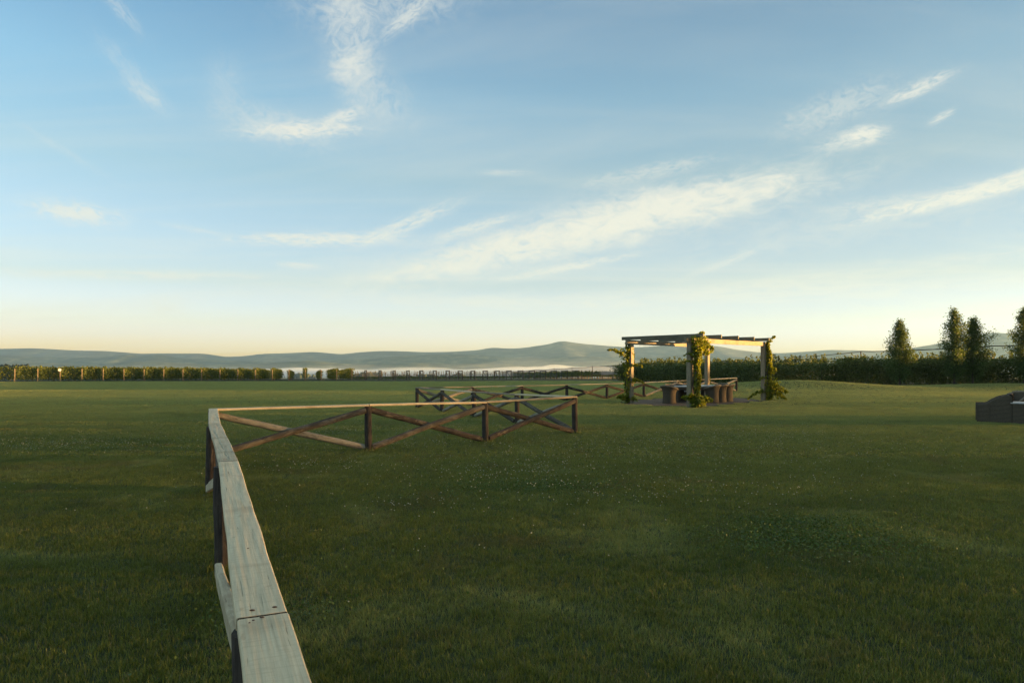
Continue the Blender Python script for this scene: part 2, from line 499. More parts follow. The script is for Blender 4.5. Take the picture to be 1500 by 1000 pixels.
# ------------------------------------------------------------------ ground
def ground_material():
    m, t, p = newmat('ground_soil_and_turf')
    pos = t.n('ShaderNodeNewGeometry').outputs['Position']
    x, y, z = t.xyz(pos)
    n1 = t.noise(pos, .35, 5, .6, .3); n2 = t.noise(pos, 9, 5, .7); n3 = t.noise(t.v('MULTIPLY', pos, (.0025, .006, 0)), 1, 6, .6)
    turf = t.ramp(t.m('ADD', t.m('MULTIPLY', n1, .6), t.m('MULTIPLY', n2, .4)), [(.3, (.022, .032, .010)), (.55, (.045, .058, .018)), (.75, (.08, .085, .03))])
    field = t.ramp(n3, [(.35, (.03, .05, .02)), (.5, (.08, .10, .045)), (.65, (.14, .14, .07))])
    n4 = t.noise(t.v('MULTIPLY', pos, (.3, .3, 0)), 1, 4, .6)
    soil = t.ramp(n4, [(.35, (.026, .036, .009)), (.65, (.06, .062, .018))])
    c = t.mix(t.smooth(y, 79, 82), turf, soil)
    c = t.mix(t.smooth(y, 200, 420), c, field)
    t.put(p.inputs['Base Color'], c); p.inputs['Roughness'].default_value = .95
    bump(t, p, n2, .8, .05)
    return m


def tensor_axis(lo, hi, c, near, n):
    """spacing fine around c, growing outwards"""
    k = np.linspace(math.asinh((lo-c)/near), math.asinh((hi-c)/near), n)
    return c+near*np.sinh(k)


gx = tensor_axis(-4700, 4700, 12, 22, 420); gy = tensor_axis(-290, 6900, 42, 18, 420)
X, Y = np.meshgrid(gx, gy, indexing='ij'); Z = gz(X, Y)
me = mesh_np('ground', np.stack([X, Y, Z], -1).reshape(-1, 3), grid_faces(len(gx), len(gy)), True)
M_GROUND = ground_material()
tag(obj('ground', me, M_GROUND), kind='structure')

# mountains: ridge crests given as picture angle (thousandths) and height angle, each at its own distance
def hill_material(name, a, b, c, sc):
    m, t, p = newmat(name)
    pos = t.n('ShaderNodeNewGeometry').outputs['Position']
    n = t.noise(t.v('MULTIPLY', pos, (sc, sc, sc*2.2)), 1, 8, .68, .4)
    n2 = t.noise(t.v('MULTIPLY', pos, (sc*.25, sc*.25, sc*.8)), 1, 4, .6, .3)
    col = t.ramp(t.m('ADD', t.m('MULTIPLY', n, .6), t.m('MULTIPLY', n2, .4)), [(.38, a), (.5, b), (.62, c)])
    t.put(p.inputs['Base Color'], col); p.inputs['Roughness'].default_value = 1
    return m


def ridge(name, pts, D, depth, mat, seed, base=-32.0, amp=.12, nx=520, ny=40):
    px = np.array([q[0] for q in pts], float); py = np.array([q[1] for q in pts], float)
    u = np.linspace(px[0], px[-1], nx); h = np.interp(u, px, py)
    ker = np.array([1, 2, 3, 2, 1.]); ker /= ker.sum(); h = np.convolve(np.pad(h, 2, 'edge'), ker, 'valid')
    hz = 1.65+(537-h)/1000*D
    v = np.linspace(-1, 1, ny)              # -1 foot towards us, 0 crest, 1 behind
    k_ = np.abs((u-750)/1000)*(D+depth*.35) < 4680; u = u[k_]; h = h[k_]; hz = hz[k_]; nx = len(u)
    U, Vv = np.meshgrid((u-750)/1000, v, indexing='ij')
    H = np.repeat(hz[:, None], ny, 1)
    prof = np.where(Vv < 0, (1+Vv)**1.25, (1-np.abs(Vv))**1.1)
    Yc = D+Vv*depth
    Xc = U*D*(1+Vv*depth/D*.35)
    gul = fbm(Xc/(depth*.16), Yc/(depth*.45), 5, seed)-.5
    spur = np.abs(fbm(Xc/(depth*.30)+5, Yc/(depth*1.4), 3, seed+9)-.5)*2
    rel = prof*(1+(-amp*2.2*spur+amp*gul*2)*(1-prof)*1.9) + .012*gul
    Zc = base+(H-base)*rel
    me = mesh_np(name, np.stack([Xc, Yc, Zc], -1).reshape(-1, 3), grid_faces(nx, ny), True)
    return tag(obj(name, me, mat), kind='structure')


FAR = [(-700, 500), (-400, 506), (-150, 512), (0, 509.5), (50, 509), (110, 512), (150, 513), (180, 515), (205, 517), (230, 516.5), (300, 517), (318, 520), (332, 522), (360, 521),
       (380, 517.5), (430, 516), (460, 514.5), (480, 516), (500, 518), (530, 514.5), (560, 513), (590, 513.5), (621, 515), (664, 514), (704, 511.6),
       (712, 509), (722, 507.3), (736, 509.4), (758, 509.4), (783, 506), (809, 502), (816, 499), (823, 497.5), (831, 498.5), (845, 501), (886, 505), (920, 508), (960, 506),
       (1000, 502), (1050, 505.6), (1080, 511.4), (1116, 516), (1150, 516), (1184, 514), (1211, 511.5), (1253, 512), (1290, 514), (1320, 515), (1400, 517), (1600, 520), (2100, 515)]
NEARR = [(1180, 545), (1240, 528), (1290, 518), (1335, 509), (1377, 501.7), (1410, 494), (1443, 487), (1453, 485), (1480, 487), (1500, 488), (1560, 484), (1700, 470), (2000, 480), (2300, 500)]
MID = [(-700, 515), (-200, 520), (0, 519), (60, 522), (150, 523), (165, 520), (190, 518), (212, 521), (235, 517.5), (262, 524), (330, 527), (400, 530), (520, 526), (600, 519.5), (650, 517.8), (700, 518.5), (740, 522.5),
       (800, 524), (860, 521), (920, 523), (1000, 519), (1100, 523), (1200, 519), (1300, 522), (1500, 519), (2100, 515)]
LOW = [(-700, 532), (0, 530), (60, 531), (120, 533), (200, 529), (240, 530), (300, 533.5), (360, 533), (400, 530.5), (450, 527.2), (470, 529), (500, 532), (560, 533), (600, 531), (700, 532.5), (800, 533),
       (900, 529), (1000, 530), (1200, 531), (1500, 529), (2100, 530)]
M_H1 = hill_material('far_forest_hills', (.014, .024, .014), (.035, .05, .028), (.11, .12, .07), .009)
M_H2 = hill_material('mid_hills', (.014, .026, .013), (.045, .065, .03), (.16, .16, .08), .011)
M_H3 = hill_material('low_foothills', (.02, .035, .018), (.06, .08, .035), (.15, .16, .075), .015)
ridge('hills', FAR, 5600, 1150, M_H1, 3)
ridge('hills', NEARR, 4300, 1300, M_H2, 8)
ridge('hills', MID, 4300, 650, M_H2, 5)
ridge('hills', LOW, 3500, 380, M_H3, 6)

# ------------------------------------------------------------------ lawn grass
def grass_material():
    m, t, p = newmat('grass_blade')
    pos = t.n('ShaderNodeNewGeometry').outputs['Position']
    tone = t.n('ShaderNodeAttribute', attribute_name='tone').outputs['Fac']
    flat = t.v('MULTIPLY', pos, (1, 1, 0))
    n1 = t.noise(flat, .33, 4, .6, .5)      # wide patches
    n2 = t.noise(flat, 1.7, 4, .65, .4)     # tufts
    ypos = t.xyz(pos)[1]                    # far lawn shifts olive, also lightened to paint in the grazing light
    dry = t.noise(t.v('ADD', flat, (31, 7, 0)), .55, 5, .65, .6)
    clo = t.noise(t.v('ADD', flat, (3, 57, 0)), .42, 4, .6, .5)
    f = t.m('ADD', t.m('ADD', t.m('MULTIPLY', n1, .25), t.m('MULTIPLY', n2, .40)), t.m('MULTIPLY', tone, .35))
    col = t.ramp(f, [(.28, (.084, .100, .015)), (.5, (.152, .176, .030)), (.72, (.24, .26, .06))])
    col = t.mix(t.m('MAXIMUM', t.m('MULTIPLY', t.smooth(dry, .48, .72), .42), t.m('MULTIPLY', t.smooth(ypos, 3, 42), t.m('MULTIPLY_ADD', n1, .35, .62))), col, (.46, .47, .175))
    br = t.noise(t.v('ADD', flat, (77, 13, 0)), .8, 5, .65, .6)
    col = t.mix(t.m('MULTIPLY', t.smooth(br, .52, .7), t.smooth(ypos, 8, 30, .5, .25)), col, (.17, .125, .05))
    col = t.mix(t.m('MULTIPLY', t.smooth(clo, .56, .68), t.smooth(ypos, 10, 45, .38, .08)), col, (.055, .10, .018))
    col = t.mix(t.m('GREATER_THAN', tone, .95), col, (.22, .19, .10))
    t.put(p.inputs['Base Color'], col); p.inputs['Roughness'].default_value = .5
    tr = t.n('ShaderNodeBsdfTranslucent'); t.put(tr.inputs[0], t.mix(1.0, col, (1.25, 1.2, .6), 'MULTIPLY'))
    mx = t.n('ShaderNodeMixShader'); mx.inputs[0].default_value = .3
    t.t.links.new(p.outputs[0], mx.inputs[1]); t.t.links.new(tr.outputs[0], mx.inputs[2])
    t.t.links.new(mx.outputs[0], m.node_tree.nodes['Material Output'].inputs['Surface'])
    return m


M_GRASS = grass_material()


def blades(n, size, width, hlo, hhi, seed):
    rng = np.random.default_rng(seed)
    # tufted distribution
    k = n//9
    tc = rng.uniform(-size/2, size/2, (k, 2)); idx = rng.integers(0, k, n)
    b = tc[idx]+rng.normal(0, .022, (n, 2))
    hs = rng.uniform(hlo, hhi, n)*(0.7+.6*rng.uniform(0, 1, k)[idx])
    az = rng.uniform(0, 2*math.pi, n); lean = rng.uniform(.1, .95, n)
    dx, dy = np.cos(az), np.sin(az)
    wd = width*rng.uniform(.7, 1.3, n)
    sx, sy = -dy*wd/2, dx*wd/2
    z0 = -np.full(n, .012)
    def P(f, side, wf):
        q = lean*hs*(f**1.7)
        return np.stack([b[:, 0]+dx*q+side*sx*wf, b[:, 1]+dy*q+side*sy*wf, z0+(hs+.012)*(f*(1-.28*lean*f))], -1)
    V = np.stack([P(0, -1, 1), P(0, 1, 1), P(.55, 1, .85), P(.55, -1, .85), P(1, 0, 0)], 1).reshape(-1, 3)
    o = np.arange(n)*5
    quads = np.stack([o, o+1, o+2, o+3], -1); tris = np.stack([o+3, o+2, o+4], -1)
    # store as triangles
    F = np.concatenate([quads[:, [0, 1, 2]], quads[:, [0, 2, 3]], tris], 0)
    tone = np.repeat(rng.uniform(0, 1, n), 5)
    return V, F, tone


def tile_rot(x, y, yaw):
    e = .4; nx = -(gz(x+e, y)-gz(x-e, y))/(2*e); ny = -(gz(x, y+e)-gz(x, y-e))/(2*e)
    n = Vector((float(nx), float(ny), 1)).normalized()
    q = Vector((0, 0, 1)).rotation_difference(n) @ Quaternion((0, 0, 1), yaw)
    return q.to_euler()


def scatter(name, V, F, tone, pts, rots, scales, mat, label, cat):
    """one object: its own mesh holds the tile and loose anchor points, a node group copies the tile to the anchors"""
    nv = len(V); allv = np.concatenate([V, np.asarray(pts, float)], 0)
    me = bpy.data.meshes.new(name)
    me.vertices.add(len(allv)); me.vertices.foreach_set('co', allv.astype(np.float32).ravel())
    m = len(F); me.loops.add(m*3); me.loops.foreach_set('vertex_index', F.astype(np.int32).ravel())
    me.polygons.add(m); me.polygons.foreach_set('loop_start', np.arange(0, m*3, 3, dtype=np.int32))
    me.polygons.foreach_set('loop_total', np.full(m, 3, np.int32)); me.update(calc_edges=True)
    na = len(pts)
    def att(n, typ, key, vals):
        a = me.attributes.new(n, typ, 'POINT'); a.data.foreach_set(key, np.asarray(vals, np.float32).ravel())
    att('tone', 'FLOAT', 'value', np.concatenate([tone, np.zeros(na)]))
    att('anchor', 'FLOAT', 'value', np.concatenate([np.zeros(nv), np.ones(na)]))
    att('rot', 'FLOAT_VECTOR', 'vector', np.concatenate([np.zeros((nv, 3)), np.asarray(rots, float)]))
    att('scl', 'FLOAT', 'value', np.concatenate([np.ones(nv), np.asarray(scales, float)]))
    o = obj(name, me, mat)
    ng = bpy.data.node_groups.new(name+'_scatter', 'GeometryNodeTree')
    ng.interface.new_socket('Geometry', in_out='INPUT', socket_type='NodeSocketGeometry')
    ng.interface.new_socket('Geometry', in_out='OUTPUT', socket_type='NodeSocketGeometry')
    N = ng.nodes.new; Lk = ng.links.new
    gi = N('NodeGroupInput'); go = N('NodeGroupOutput')
    an = N('GeometryNodeInputNamedAttribute'); an.data_type = 'FLOAT'; an.inputs[0].default_value = 'anchor'
    cmp = N('FunctionNodeCompare'); cmp.data_type = 'FLOAT'; cmp.operation = 'GREATER_THAN'
    Lk(an.outputs[0], cmp.inputs[0]); cmp.inputs[1].default_value = .5
    sep = N('GeometryNodeSeparateGeometry'); sep.domain = 'POINT'
    Lk(gi.outputs[0], sep.inputs[0]); Lk(cmp.outputs[0], sep.inputs[1])
    m2p = N('GeometryNodeMeshToPoints'); Lk(sep.outputs[0], m2p.inputs[0])
    iop = N('GeometryNodeInstanceOnPoints'); Lk(m2p.outputs[0], iop.inputs['Points']); Lk(sep.outputs[1], iop.inputs['Instance'])
    ra = N('GeometryNodeInputNamedAttribute'); ra.data_type = 'FLOAT_VECTOR'; ra.inputs[0].default_value = 'rot'
    e2r = N('FunctionNodeEulerToRotation'); Lk(ra.outputs[0], e2r.inputs[0]); Lk(e2r.outputs[0], iop.inputs['Rotation'])
    sa = N('GeometryNodeInputNamedAttribute'); sa.data_type = 'FLOAT'; sa.inputs[0].default_value = 'scl'
    Lk(sa.outputs[0], iop.inputs['Scale'])
    Lk(iop.outputs[0], go.inputs[0])
    md = o.modifiers.new('scatter', 'NODES'); md.node_group = ng
    return tag(o, label, cat, kind='stuff')


PAD = [(4.9, 29.9), (8.3, 29.0), (11.9, 32.6), (11.8, 34.9), (9.2, 36.0), (5.6, 32.9)]


def in_poly(x, y, P, grow=0.0):
    c = False; n = len(P)
    for i in range(n):
        x1, y1 = P[i]; x2, y2 = P[(i+1) % n]
        if (y1 > y) != (y2 > y) and x < (x2-x1)*(y-y1)/(y2-y1)+x1: c = not c
    return c


def lawn():
    rng = random.Random(11)
    zones = [  # tile size, blades, width, height, y range
        (1.0, 11500, .0032, .022, .050, 2.6, 12.0, 'short green grass blades of the near lawn'),
        (1.0, 4200, .0065, .024, .050, 12.0, 30.0, 'mown green grass of the middle lawn around the rustic fence'),
        (1.0, 1500, .013, .028, .052, 30.0, 56.0, 'mown grass beyond the fence and on the low mounds by the pergola'),
        (2.0, 5200, .014, .028, .055, 56.0, 83.0, 'mown grass of the far lawn out to the vineyard')]
    for zi, (sz, nb, wd, h0, h1, y0, y1, lab) in enumerate(zones):
        V, F, tone = blades(nb, sz*1.04, wd, h0, h1, 40+zi)
        pts = []; rots = []; sc = []
        yy = y0
        while yy < y1:
            lim = (yy+sz)*.80+2.5
            limr = lim if yy < 60 else 24+sz
            xx = -math.ceil(lim/sz)*sz
            while xx < limr:
                cx, cy = xx+sz/2, yy+sz/2
                ok = True
                if in_poly(cx, cy, PAD): ok = False
                # lawn edge at the head of the vine rows
                if cy > 79.5-.0*cx+max(0, (cx+58)*.56) + 0: ok = False
                if cy > 58 and cx > 12+(83-cy)*.35: ok = False
                if ok:
                    pts.append((cx, cy, gzf(cx, cy))); rots.append(tuple(tile_rot(cx, cy, rng.choice([0, .5, 1, 1.5])*math.pi)))
                    sc.append(1.0)
                xx += sz
            yy += sz
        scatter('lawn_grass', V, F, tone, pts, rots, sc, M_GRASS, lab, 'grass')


lawn()


def clover():
    """white clover heads and their leaves, in loose patches"""
    rng = np.random.default_rng(5)
    patches = [(-9.5, 14.6, 2.6, 1.2, 260), (-11, 16.5, 4, 1.5, 120), (-7.6, 20.5, 3.2, 2.0, 200), (-4.6, 18.0, 2.4, 1.4, 130), (-1.0, 19.5, 2.0, 2.2, 150), (-.2, 10.5, 1.3, .9, 70), (.2, 11.6, 1.4, 1.3, 90),
               (2.6, 14.8, 3.0, 2.2, 260), (5.6, 17.0, 2.4, 1.6, 150), (1.4, 9.0, 1.6, .8, 60), (3.0, 10.0, 2.0, 1.2, 70), (-1.1, 8.4, .8, .5, 25), (4.5, 12, 3, 1.5, 90), (8.0, 15.5, 3, 2.5, 90), (0, 25, 14, 6, 260), (0, 13, 8, 5, 200), (-3.6, 11.6, 1.4, .8, 70), (-.6, 6.5, 1.5, 1.0, 8), (6.5, 20, 4, 2, 150), (-3, 14.8, 2.5, .8, 90)]
    V = []; F = []; LV = []; lc = []
    for (cx, cy, sx, sy, n) in patches:
        n = int(n*1.5)
        x = cx+rng.normal(0, sx*.6, n); y = cy+rng.normal(0, sy*.6, n); z = gz(x, y)
        for a, b, c in zip(x, y, z):
            if b < 3 or in_poly(a, b, PAD): continue
            h = rng.uniform(.04, .07); r = rng.uniform(.0055, .0095)
            o = len(V)
            V += [(a-r, b, c+h), (a, b-r, c+h), (a+r, b, c+h), (a, b+r, c+h), (a, b, c+h+r*.9), (a, b, c+h-r)]
            F += [(o, o+1, o+4), (o+1, o+2, o+4), (o+2, o+3, o+4), (o+3, o, o+4), (o+1, o, o+5), (o+2, o+1, o+5), (o+3, o+2, o+5), (o, o+3, o+5)]
        m = n*8
        x = cx+rng.normal(0, sx*.7, m); y = cy+rng.normal(0, sy*.7, m)
        k = y > 3
        lc.append(np.stack([x[k], y[k], gz(x[k], y[k])+rng.uniform(.03, .05, k.sum())], -1))
    for (cx, cy, sx, sy, m) in [(2.9, 6.6, 1.0, .55, 3200), (3.3, 7.4, .8, .3, 1200), (.3, 9.6, 1.2, .5, 2500), (-1.6, 4.6, .5, .3, 500)]:
        x = cx+rng.normal(0, sx*.6, m); y = cy+rng.normal(0, sy*.6, m)
        lc.append(np.stack([x, y, gz(x, y)+rng.uniform(.03, .05, m)], -1))
    me = mesh_np('clover_flowers', V, F)
    tag(obj('clover_flowers', me, plain_mat('clover_white', (.46, .46, .32), .7, .2, 90)), 'small white clover heads scattered in patches over the lawn', 'clover flowers', kind='stuff')
    c = np.concatenate(lc)
    me = leaves_mesh(c, .022, 9, up=2.5, aspect=.9)
    tag(obj('clover_leaves', me, leaf_mat('clover_leaf', (.05, .09, .018), (.075, .125, .026), (.11, .165, .04), .25)), 'low dark green clover leaf patches in the lawn', 'clover', kind='stuff')


clover()

# ------------------------------------------------------------------ the rustic cross-braced fences
def drop(p, z=None): return (p[0], p[1], gzf(p[0], p[1]) if z is None else z)


def brace(parent, a, b, mat, seed, r=.066, face=(0, -1, 0), label=None, name='brace'):
    """half-round log from a to b, its bark facing 'face'"""
    a = Vector(a); b = Vector(b); L = (b-a).length
    me = log_mesh(L, r, seed, 10, True, .16)
    o = obj(name, me, mat)
    x = (b-a).normalized(); yv = -Vector(face); yv = (yv-x*yv.dot(x)).normalized(); z = x.cross(yv)
    o.rotation_mode = 'QUATERNION'; o.rotation_quaternion = Matrix((x, yv, z)).transposed().to_quaternion()
    o.location = a-Vector(parent.location); o.parent = parent
    if label: o['label'] = label
    return o


def post(parent, x, y, top, r, seed, mat=None, lean=0):
    g = gzf(x, y)-.08
    me = log_mesh(top-g, r, seed, 14, False, .09)
    o = obj('post', me, mat or M_POST)
    place(o, (x, y, g), (x+lean, y, top), parent=parent)
    return o


RT = .042   # rail thickness
RW = .152

# --- run beside the camera
J = [(.80, -1.40, .875), (-.78, 2.136, .875), (-2.35, 5.66, .871), (-4.08, 9.37, .875), (-5.57, 12.72, .876)]
f1 = thing('fence', 'long rustic fence run in the left foreground with broad pale weathered top planks', 'fence', (-.78, 2.136, 0))
dirn = Vector((-.4, .915, 0)); rt = Vector((.915, .40, 0))


def crack2(xs):
    u = xs
    cy = -.0+.045*ss(.2, 3.0, u)+.012*(fbm(u*4, u*0, 3, 2)-.5)*2
    dep = .010*ss(.05, .4, u)*(1-ss(2.4, 3.2, u))
    return cy, dep


def crackt(xs):
    cy = .018+.01*(fbm(xs*5, xs*0, 3, 7)-.5)*2
    dep = .003*(np.exp(-((xs-1.05)/.22)**2)+np.exp(-((xs-1.6)/.15)**2))
    return cy, dep


for i in range(4):
    a, b = Vector(J[i]), Vector(J[i+1]); L = (b-a).length-.007
    nxn = [120, 420, 260, 120][i]
    me = plank_mesh(L, RW, RT, 21+i, nx=nxn, wob=.0045, bev=.005, crack=[None, crackt, crack2, None][i])
    o = obj('rail', me, [M_RAIL, M_RAIL, M_RAIL2, M_RAIL][i]); place(o, a, b, parent=f1)
    o['label'] = ['pale weathered top plank nearest the camera', 'pale weathered top plank with rusty nails at its near end', 'split brownish top plank with a long jagged crack', 'short pale top plank at the far corner'][i]
M_JSHADE = plain_mat('joint_shade', (.035, .028, .02), .9, .3, 60)  # dark strips set in the rail joints, painting the shade of the gap
for i in (1, 2, 3):
    a, b = Vector(J[i]), Vector(J[i+1]); d = (a-b).normalized(); me = plank_mesh(.005, RW-.006, RT-.004, 700+i, nx=2, wob=0, bev=.002)
    o = obj('shade_strip', me, M_JSHADE); place(o, a+d*.0055-Vector((0, 0, .0012)), a, parent=f1)
for i in (0, 1, 2, 3, 4):
    x, y, z = J[i]; off = -rt*(.03 if i < 4 else 0)
    if i == 1: off = -rt*.012
    post(f1, x+off.x, y+off.y, z-RT-.003, .078 if i == 1 else .083 if i < 4 else .075, 60+i)
for i in range(3):
    a, b = Vector(J[i]), Vector(J[i+1]); lf = -rt*.082; lr = rt*.03
    ga, gb = gzf(a.x, a.y), gzf(b.x, b.y)
    # far foot up to near top on the outer (left) side, and the crossing one on the inner side
    q1 = Vector((b.x, b.y, gb+.06))+lf-dirn*.28+Vector((0, 0, .03)); q0 = Vector((a.x, a.y, a.z-.17))-rt*(.046 if i == 1 else .082)+dirn*.05
    me = plank_mesh((q0-q1).length, .055, .10, 80+i, wob=.005, bev=.010)
    o = obj('brace', me, M_RAIL2); place(o, q1+Vector((0, 0, .05)), q0+Vector((0, 0, .05)), parent=f1)
    o['label'] = 'pale sawn brace leaning along the outer side'
    p1 = Vector((b.x, b.y, b.z-.14))+lr-dirn*.1; p0 = Vector((a.x, a.y, ga+.1))+lr+dirn*.1
    brace(f1, p0, p1, M_BARK, 90+i, .055, face=(-.915, -.4, 0))
a, b = Vector(J[3]), Vector(J[4]); gb = gzf(b.x, b.y)
q1 = Vector((b.x, b.y, gb+.08))-rt*.1-dirn*.2; q0 = Vector((a.x, a.y, a.z-.14))-rt*.1+dirn*.05
brace(f1, q1, q0, M_BARK, 84, .06, face=(.9, .4, 0))
brace(f1, Vector((a.x, a.y, gzf(a.x, a.y)+.08))+dirn*.1, Vector((b.x, b.y, b.z-.12))-dirn*.1, M_BARK, 97, .055, face=(-.9, -.4, 0))
# longer grass left standing round the posts
def tufts():
    spots = []
    for o in list(bpy.data.objects):
        if o.name.startswith('post') and o.parent and o.parent.name.startswith('fence'):
            p = Vector(o.parent.location)+Vector(o.location); spots.append((p.x, p.y))
    Vs = []; Fs = []; T = []; off = 0; rg = np.random.default_rng(3)
    for k, (px, py) in enumerate(spots):
        if py < 1 or py > 30: continue
        V, F, tone = blades(420 if py < 16 else 220, 1.0, .006 if py < 16 else .01, .05, .12, 900+k)
        n = len(V)//5; a = rg.uniform(0, 6.283, n); rad = .07+np.abs(rg.normal(0, .07, n))
        V = V.reshape(n, 5, 3); c0 = V[:, :2, :2].mean(1); tgt = np.stack([px+np.cos(a)*rad, py+np.sin(a)*rad], -1)
        V[:, :, :2] += (tgt-c0)[:, None, :]; V[:, :, 2] += gz(tgt[:, 0], tgt[:, 1])[:, None]
        Vs.append(V.reshape(-1, 3)); Fs.append(F+off); T.append(tone); off += n*5
    me = mesh_np('grass_tufts', np.concatenate(Vs), np.concatenate(Fs), attrs={'tone': np.concatenate(T)})
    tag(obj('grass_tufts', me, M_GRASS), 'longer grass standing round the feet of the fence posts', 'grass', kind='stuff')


# rusty nails by the joint
jn = Vector(J[1]); dd = (Vector(J[2])-jn).normalized()
for (al, ac, r) in ((.050, -.028, .0075), (.052, .040, .0070), (-.028, -.004, .0065), (-.045, -.030, .004), (-.062, -.042, .003), (.85, .0, .004)):
    m_ = MB(); n_ = 10; V = []; F = []
    for k in range(n_):
        w = 2*math.pi*k/n_; V.append((math.cos(w)*r*1.25, math.sin(w)*r*.8, 0))
    for k in range(n_):
        w = 2*math.pi*k/n_; V.append((math.cos(w)*r*.8, math.sin(w)*r*.5, .0018))
    F = [(k, (k+1) % n_, n_+(k+1) % n_, n_+k) for k in range(n_)]+[tuple(range(n_, 2*n_))]
    m_.add(V, F); p = jn+dd*al+rt*ac+Vector((0, 0, .0022))
    m_.build('nail', M_RUST, f1, p-Vector(f1.location))


def fence_run(pts, label, kinds, rails_mat, loc_i=0, first_post=True, last_post=True, seed=0, rail_w=.15, bw=.062, rl=None, pr=.072):
    """pts: (x, y, top z); kinds: per bay two brace materials (a: rises left to right in list order, b: falls)"""
    base = pts[0]
    f = thing('fence', label, 'fence', (base[0], base[1], gzf(base[0], base[1])))
    n = len(pts)
    for i in range(n):
        if (i == 0 and not first_post) or (i == n-1 and not last_post): continue
        x, y, z = pts[i]; post(f, x, y, z-RT-.003, pr, seed+i)
    for i in range(n-1):
        a, b = Vector(pts[i]), Vector(pts[i+1]); L = (b-a).length-.004
        me = plank_mesh(L, rail_w, RT, seed+40+i, wob=.006)
        o = obj('rail', me, rails_mat[i % len(rails_mat)]); place(o, a, b, parent=f)
        d = (b-a); d.z = 0; d.normalize(); nrm = Vector((d.y, -d.x, 0))
        if nrm.y > 0: nrm = -nrm
        ga, gb = gzf(a.x, a.y), gzf(b.x, b.y); g = pr*.9
        k1, k2 = kinds[i % len(kinds)]
        brace(f, Vector((a.x, a.y, ga+.09))+d*g+nrm*.035, Vector((b.x, b.y, b.z-.12))-d*g+nrm*.035, k1, seed+60+i, bw, face=nrm)
        brace(f, Vector((a.x, a.y, a.z-.13))+d*g-nrm*.035, Vector((b.x, b.y, gb+.07))-d*g-nrm*.035, k2, seed+80+i, bw, face=nrm)
    return f


P = [(-5.57, 12.72, .874), (-2.9, 13.8, .898), (-.6, 15.3, .878), (1.6, 17.4, .905)]
fence_run(P, 'rustic cross-braced fence run from the left corner to the end post nearest the lawn centre',
          [(M_GREYB, M_PALE), (M_GREYB, M_BARK), (M_BARK, M_BARK)], [M_RAIL2, M_RAIL2, M_SAWN], first_post=False, seed=200)
Q = [(1.6, 17.4, .905), (.14, 20.1, .855), (-1.276, 22.95, .82), (-2.63, 25.7, .81), (-3.9, 28.0, .81)]
fence_run([(q[0], q[1], q[2]+(.0 if i else -.0)) for i, q in enumerate(Q)], 'middle rustic fence run going back from the central end post',
          [(M_GREYB, M_PALE), (M_BARK, M_PALE), (M_GREYB, M_PALE), (M_BARK, M_GREYB)], [M_RAIL, M_SAWN], first_post=False, seed=300)
rz_ = [.81, .80, .80, .80, .81, .83, .89, .94, 1.0]
Rr = [(-3.9+2.18*i, 28+1.65*i, rz_[i]) for i in range(9)]
fence_run(Rr, 'far rustic fence run passing behind the pergola', [(M_PALE, M_PALE), (M_BARK, M_GREYB), (M_BARK, M_BARK), (M_BARK, M_BARK), (M_BARK, M_BARK), (M_PALE, M_BARK), (M_PALE, M_PALE), (M_PALE, M_PALE)],
          [M_SAWN, M_RAIL2], first_post=False, seed=400)

tufts()

# ------------------------------------------------------------------ pergola
def pad():
    """brown gravel pad under the pergola"""
    m, t, p = newmat('brown_gravel')
    pos = t.n('ShaderNodeNewGeometry').outputs['Position']
    n = t.noise(pos, 28, 5, .7); n2 = t.noise(pos, 1.5, 4, .6)
    col = t.ramp(t.m('ADD', t.m('MULTIPLY', n, .6), t.m('MULTIPLY', n2, .4)), [(.35, (.08, .055, .034)), (.6, (.19, .135, .085))])
    t.put(p.inputs['Base Color'], col); p.inputs['Roughness'].default_value = .95; bump(t, p, n, .8, .02)
    P2 = []
    for i in range(len(PAD)):
        a, b = PAD[i], PAD[(i+1) % len(PAD)]
        for k in range(6):
            f = k/6; x, y = a[0]*(1-f)+b[0]*f, a[1]*(1-f)+b[1]*f
            w = (fbm(np.array(x*2), np.array(y*2), 3, 4)-.5)*.35; P2.append((x+float(w), y-float(w)))
    cx = sum(q[0] for q in P2)/len(P2); cy = sum(q[1] for q in P2)/len(P2)
    V = []; F = []; n = len(P2)
    for r in (1.0, .75, .5, .25):
        V += [(cx+(x-cx)*r, cy+(y-cy)*r, gzf(cx+(x-cx)*r, cy+(y-cy)*r)+.012) for x, y in P2]
    V.append((cx, cy, gzf(cx, cy)+.012))
    for k in range(3):
        F += [(k*n+i, k*n+(i+1) % n, (k+1)*n+(i+1) % n, (k+1)*n+i) for i in range(n)]
    F += [(3*n+i, 3*n+(i+1) % n, 4*n) for i in range(n)]
    me = bpy.data.meshes.new('gravel_path'); me.from_pydata(V, [], F); me.update()
    tag(obj('gravel_path', me, m), kind='structure')


pad()
eL = Vector((.72, .694, 0)).normalized(); eS = Vector((-.648, .762, 0)).normalized()
A = Vector((7.4, 28.4, 0)); B = A+eS*3.15; CC = A+eL*6.6; DD = B+eL*6.6
perg = thing('pergola', 'open timber pergola on four square posts with overhanging rafters on the lawn', 'pergola', (8.8, 31.9, 0))


def beam(name, a, b, w, h, mat, parent, seed, wob=.006):
    a = Vector(a); b = Vector(b)
    me = plank_mesh((b-a).length, w, h, seed, wob=wob, bev=.008); o = obj(name, me, mat)
    return place(o, a, b, parent=parent)


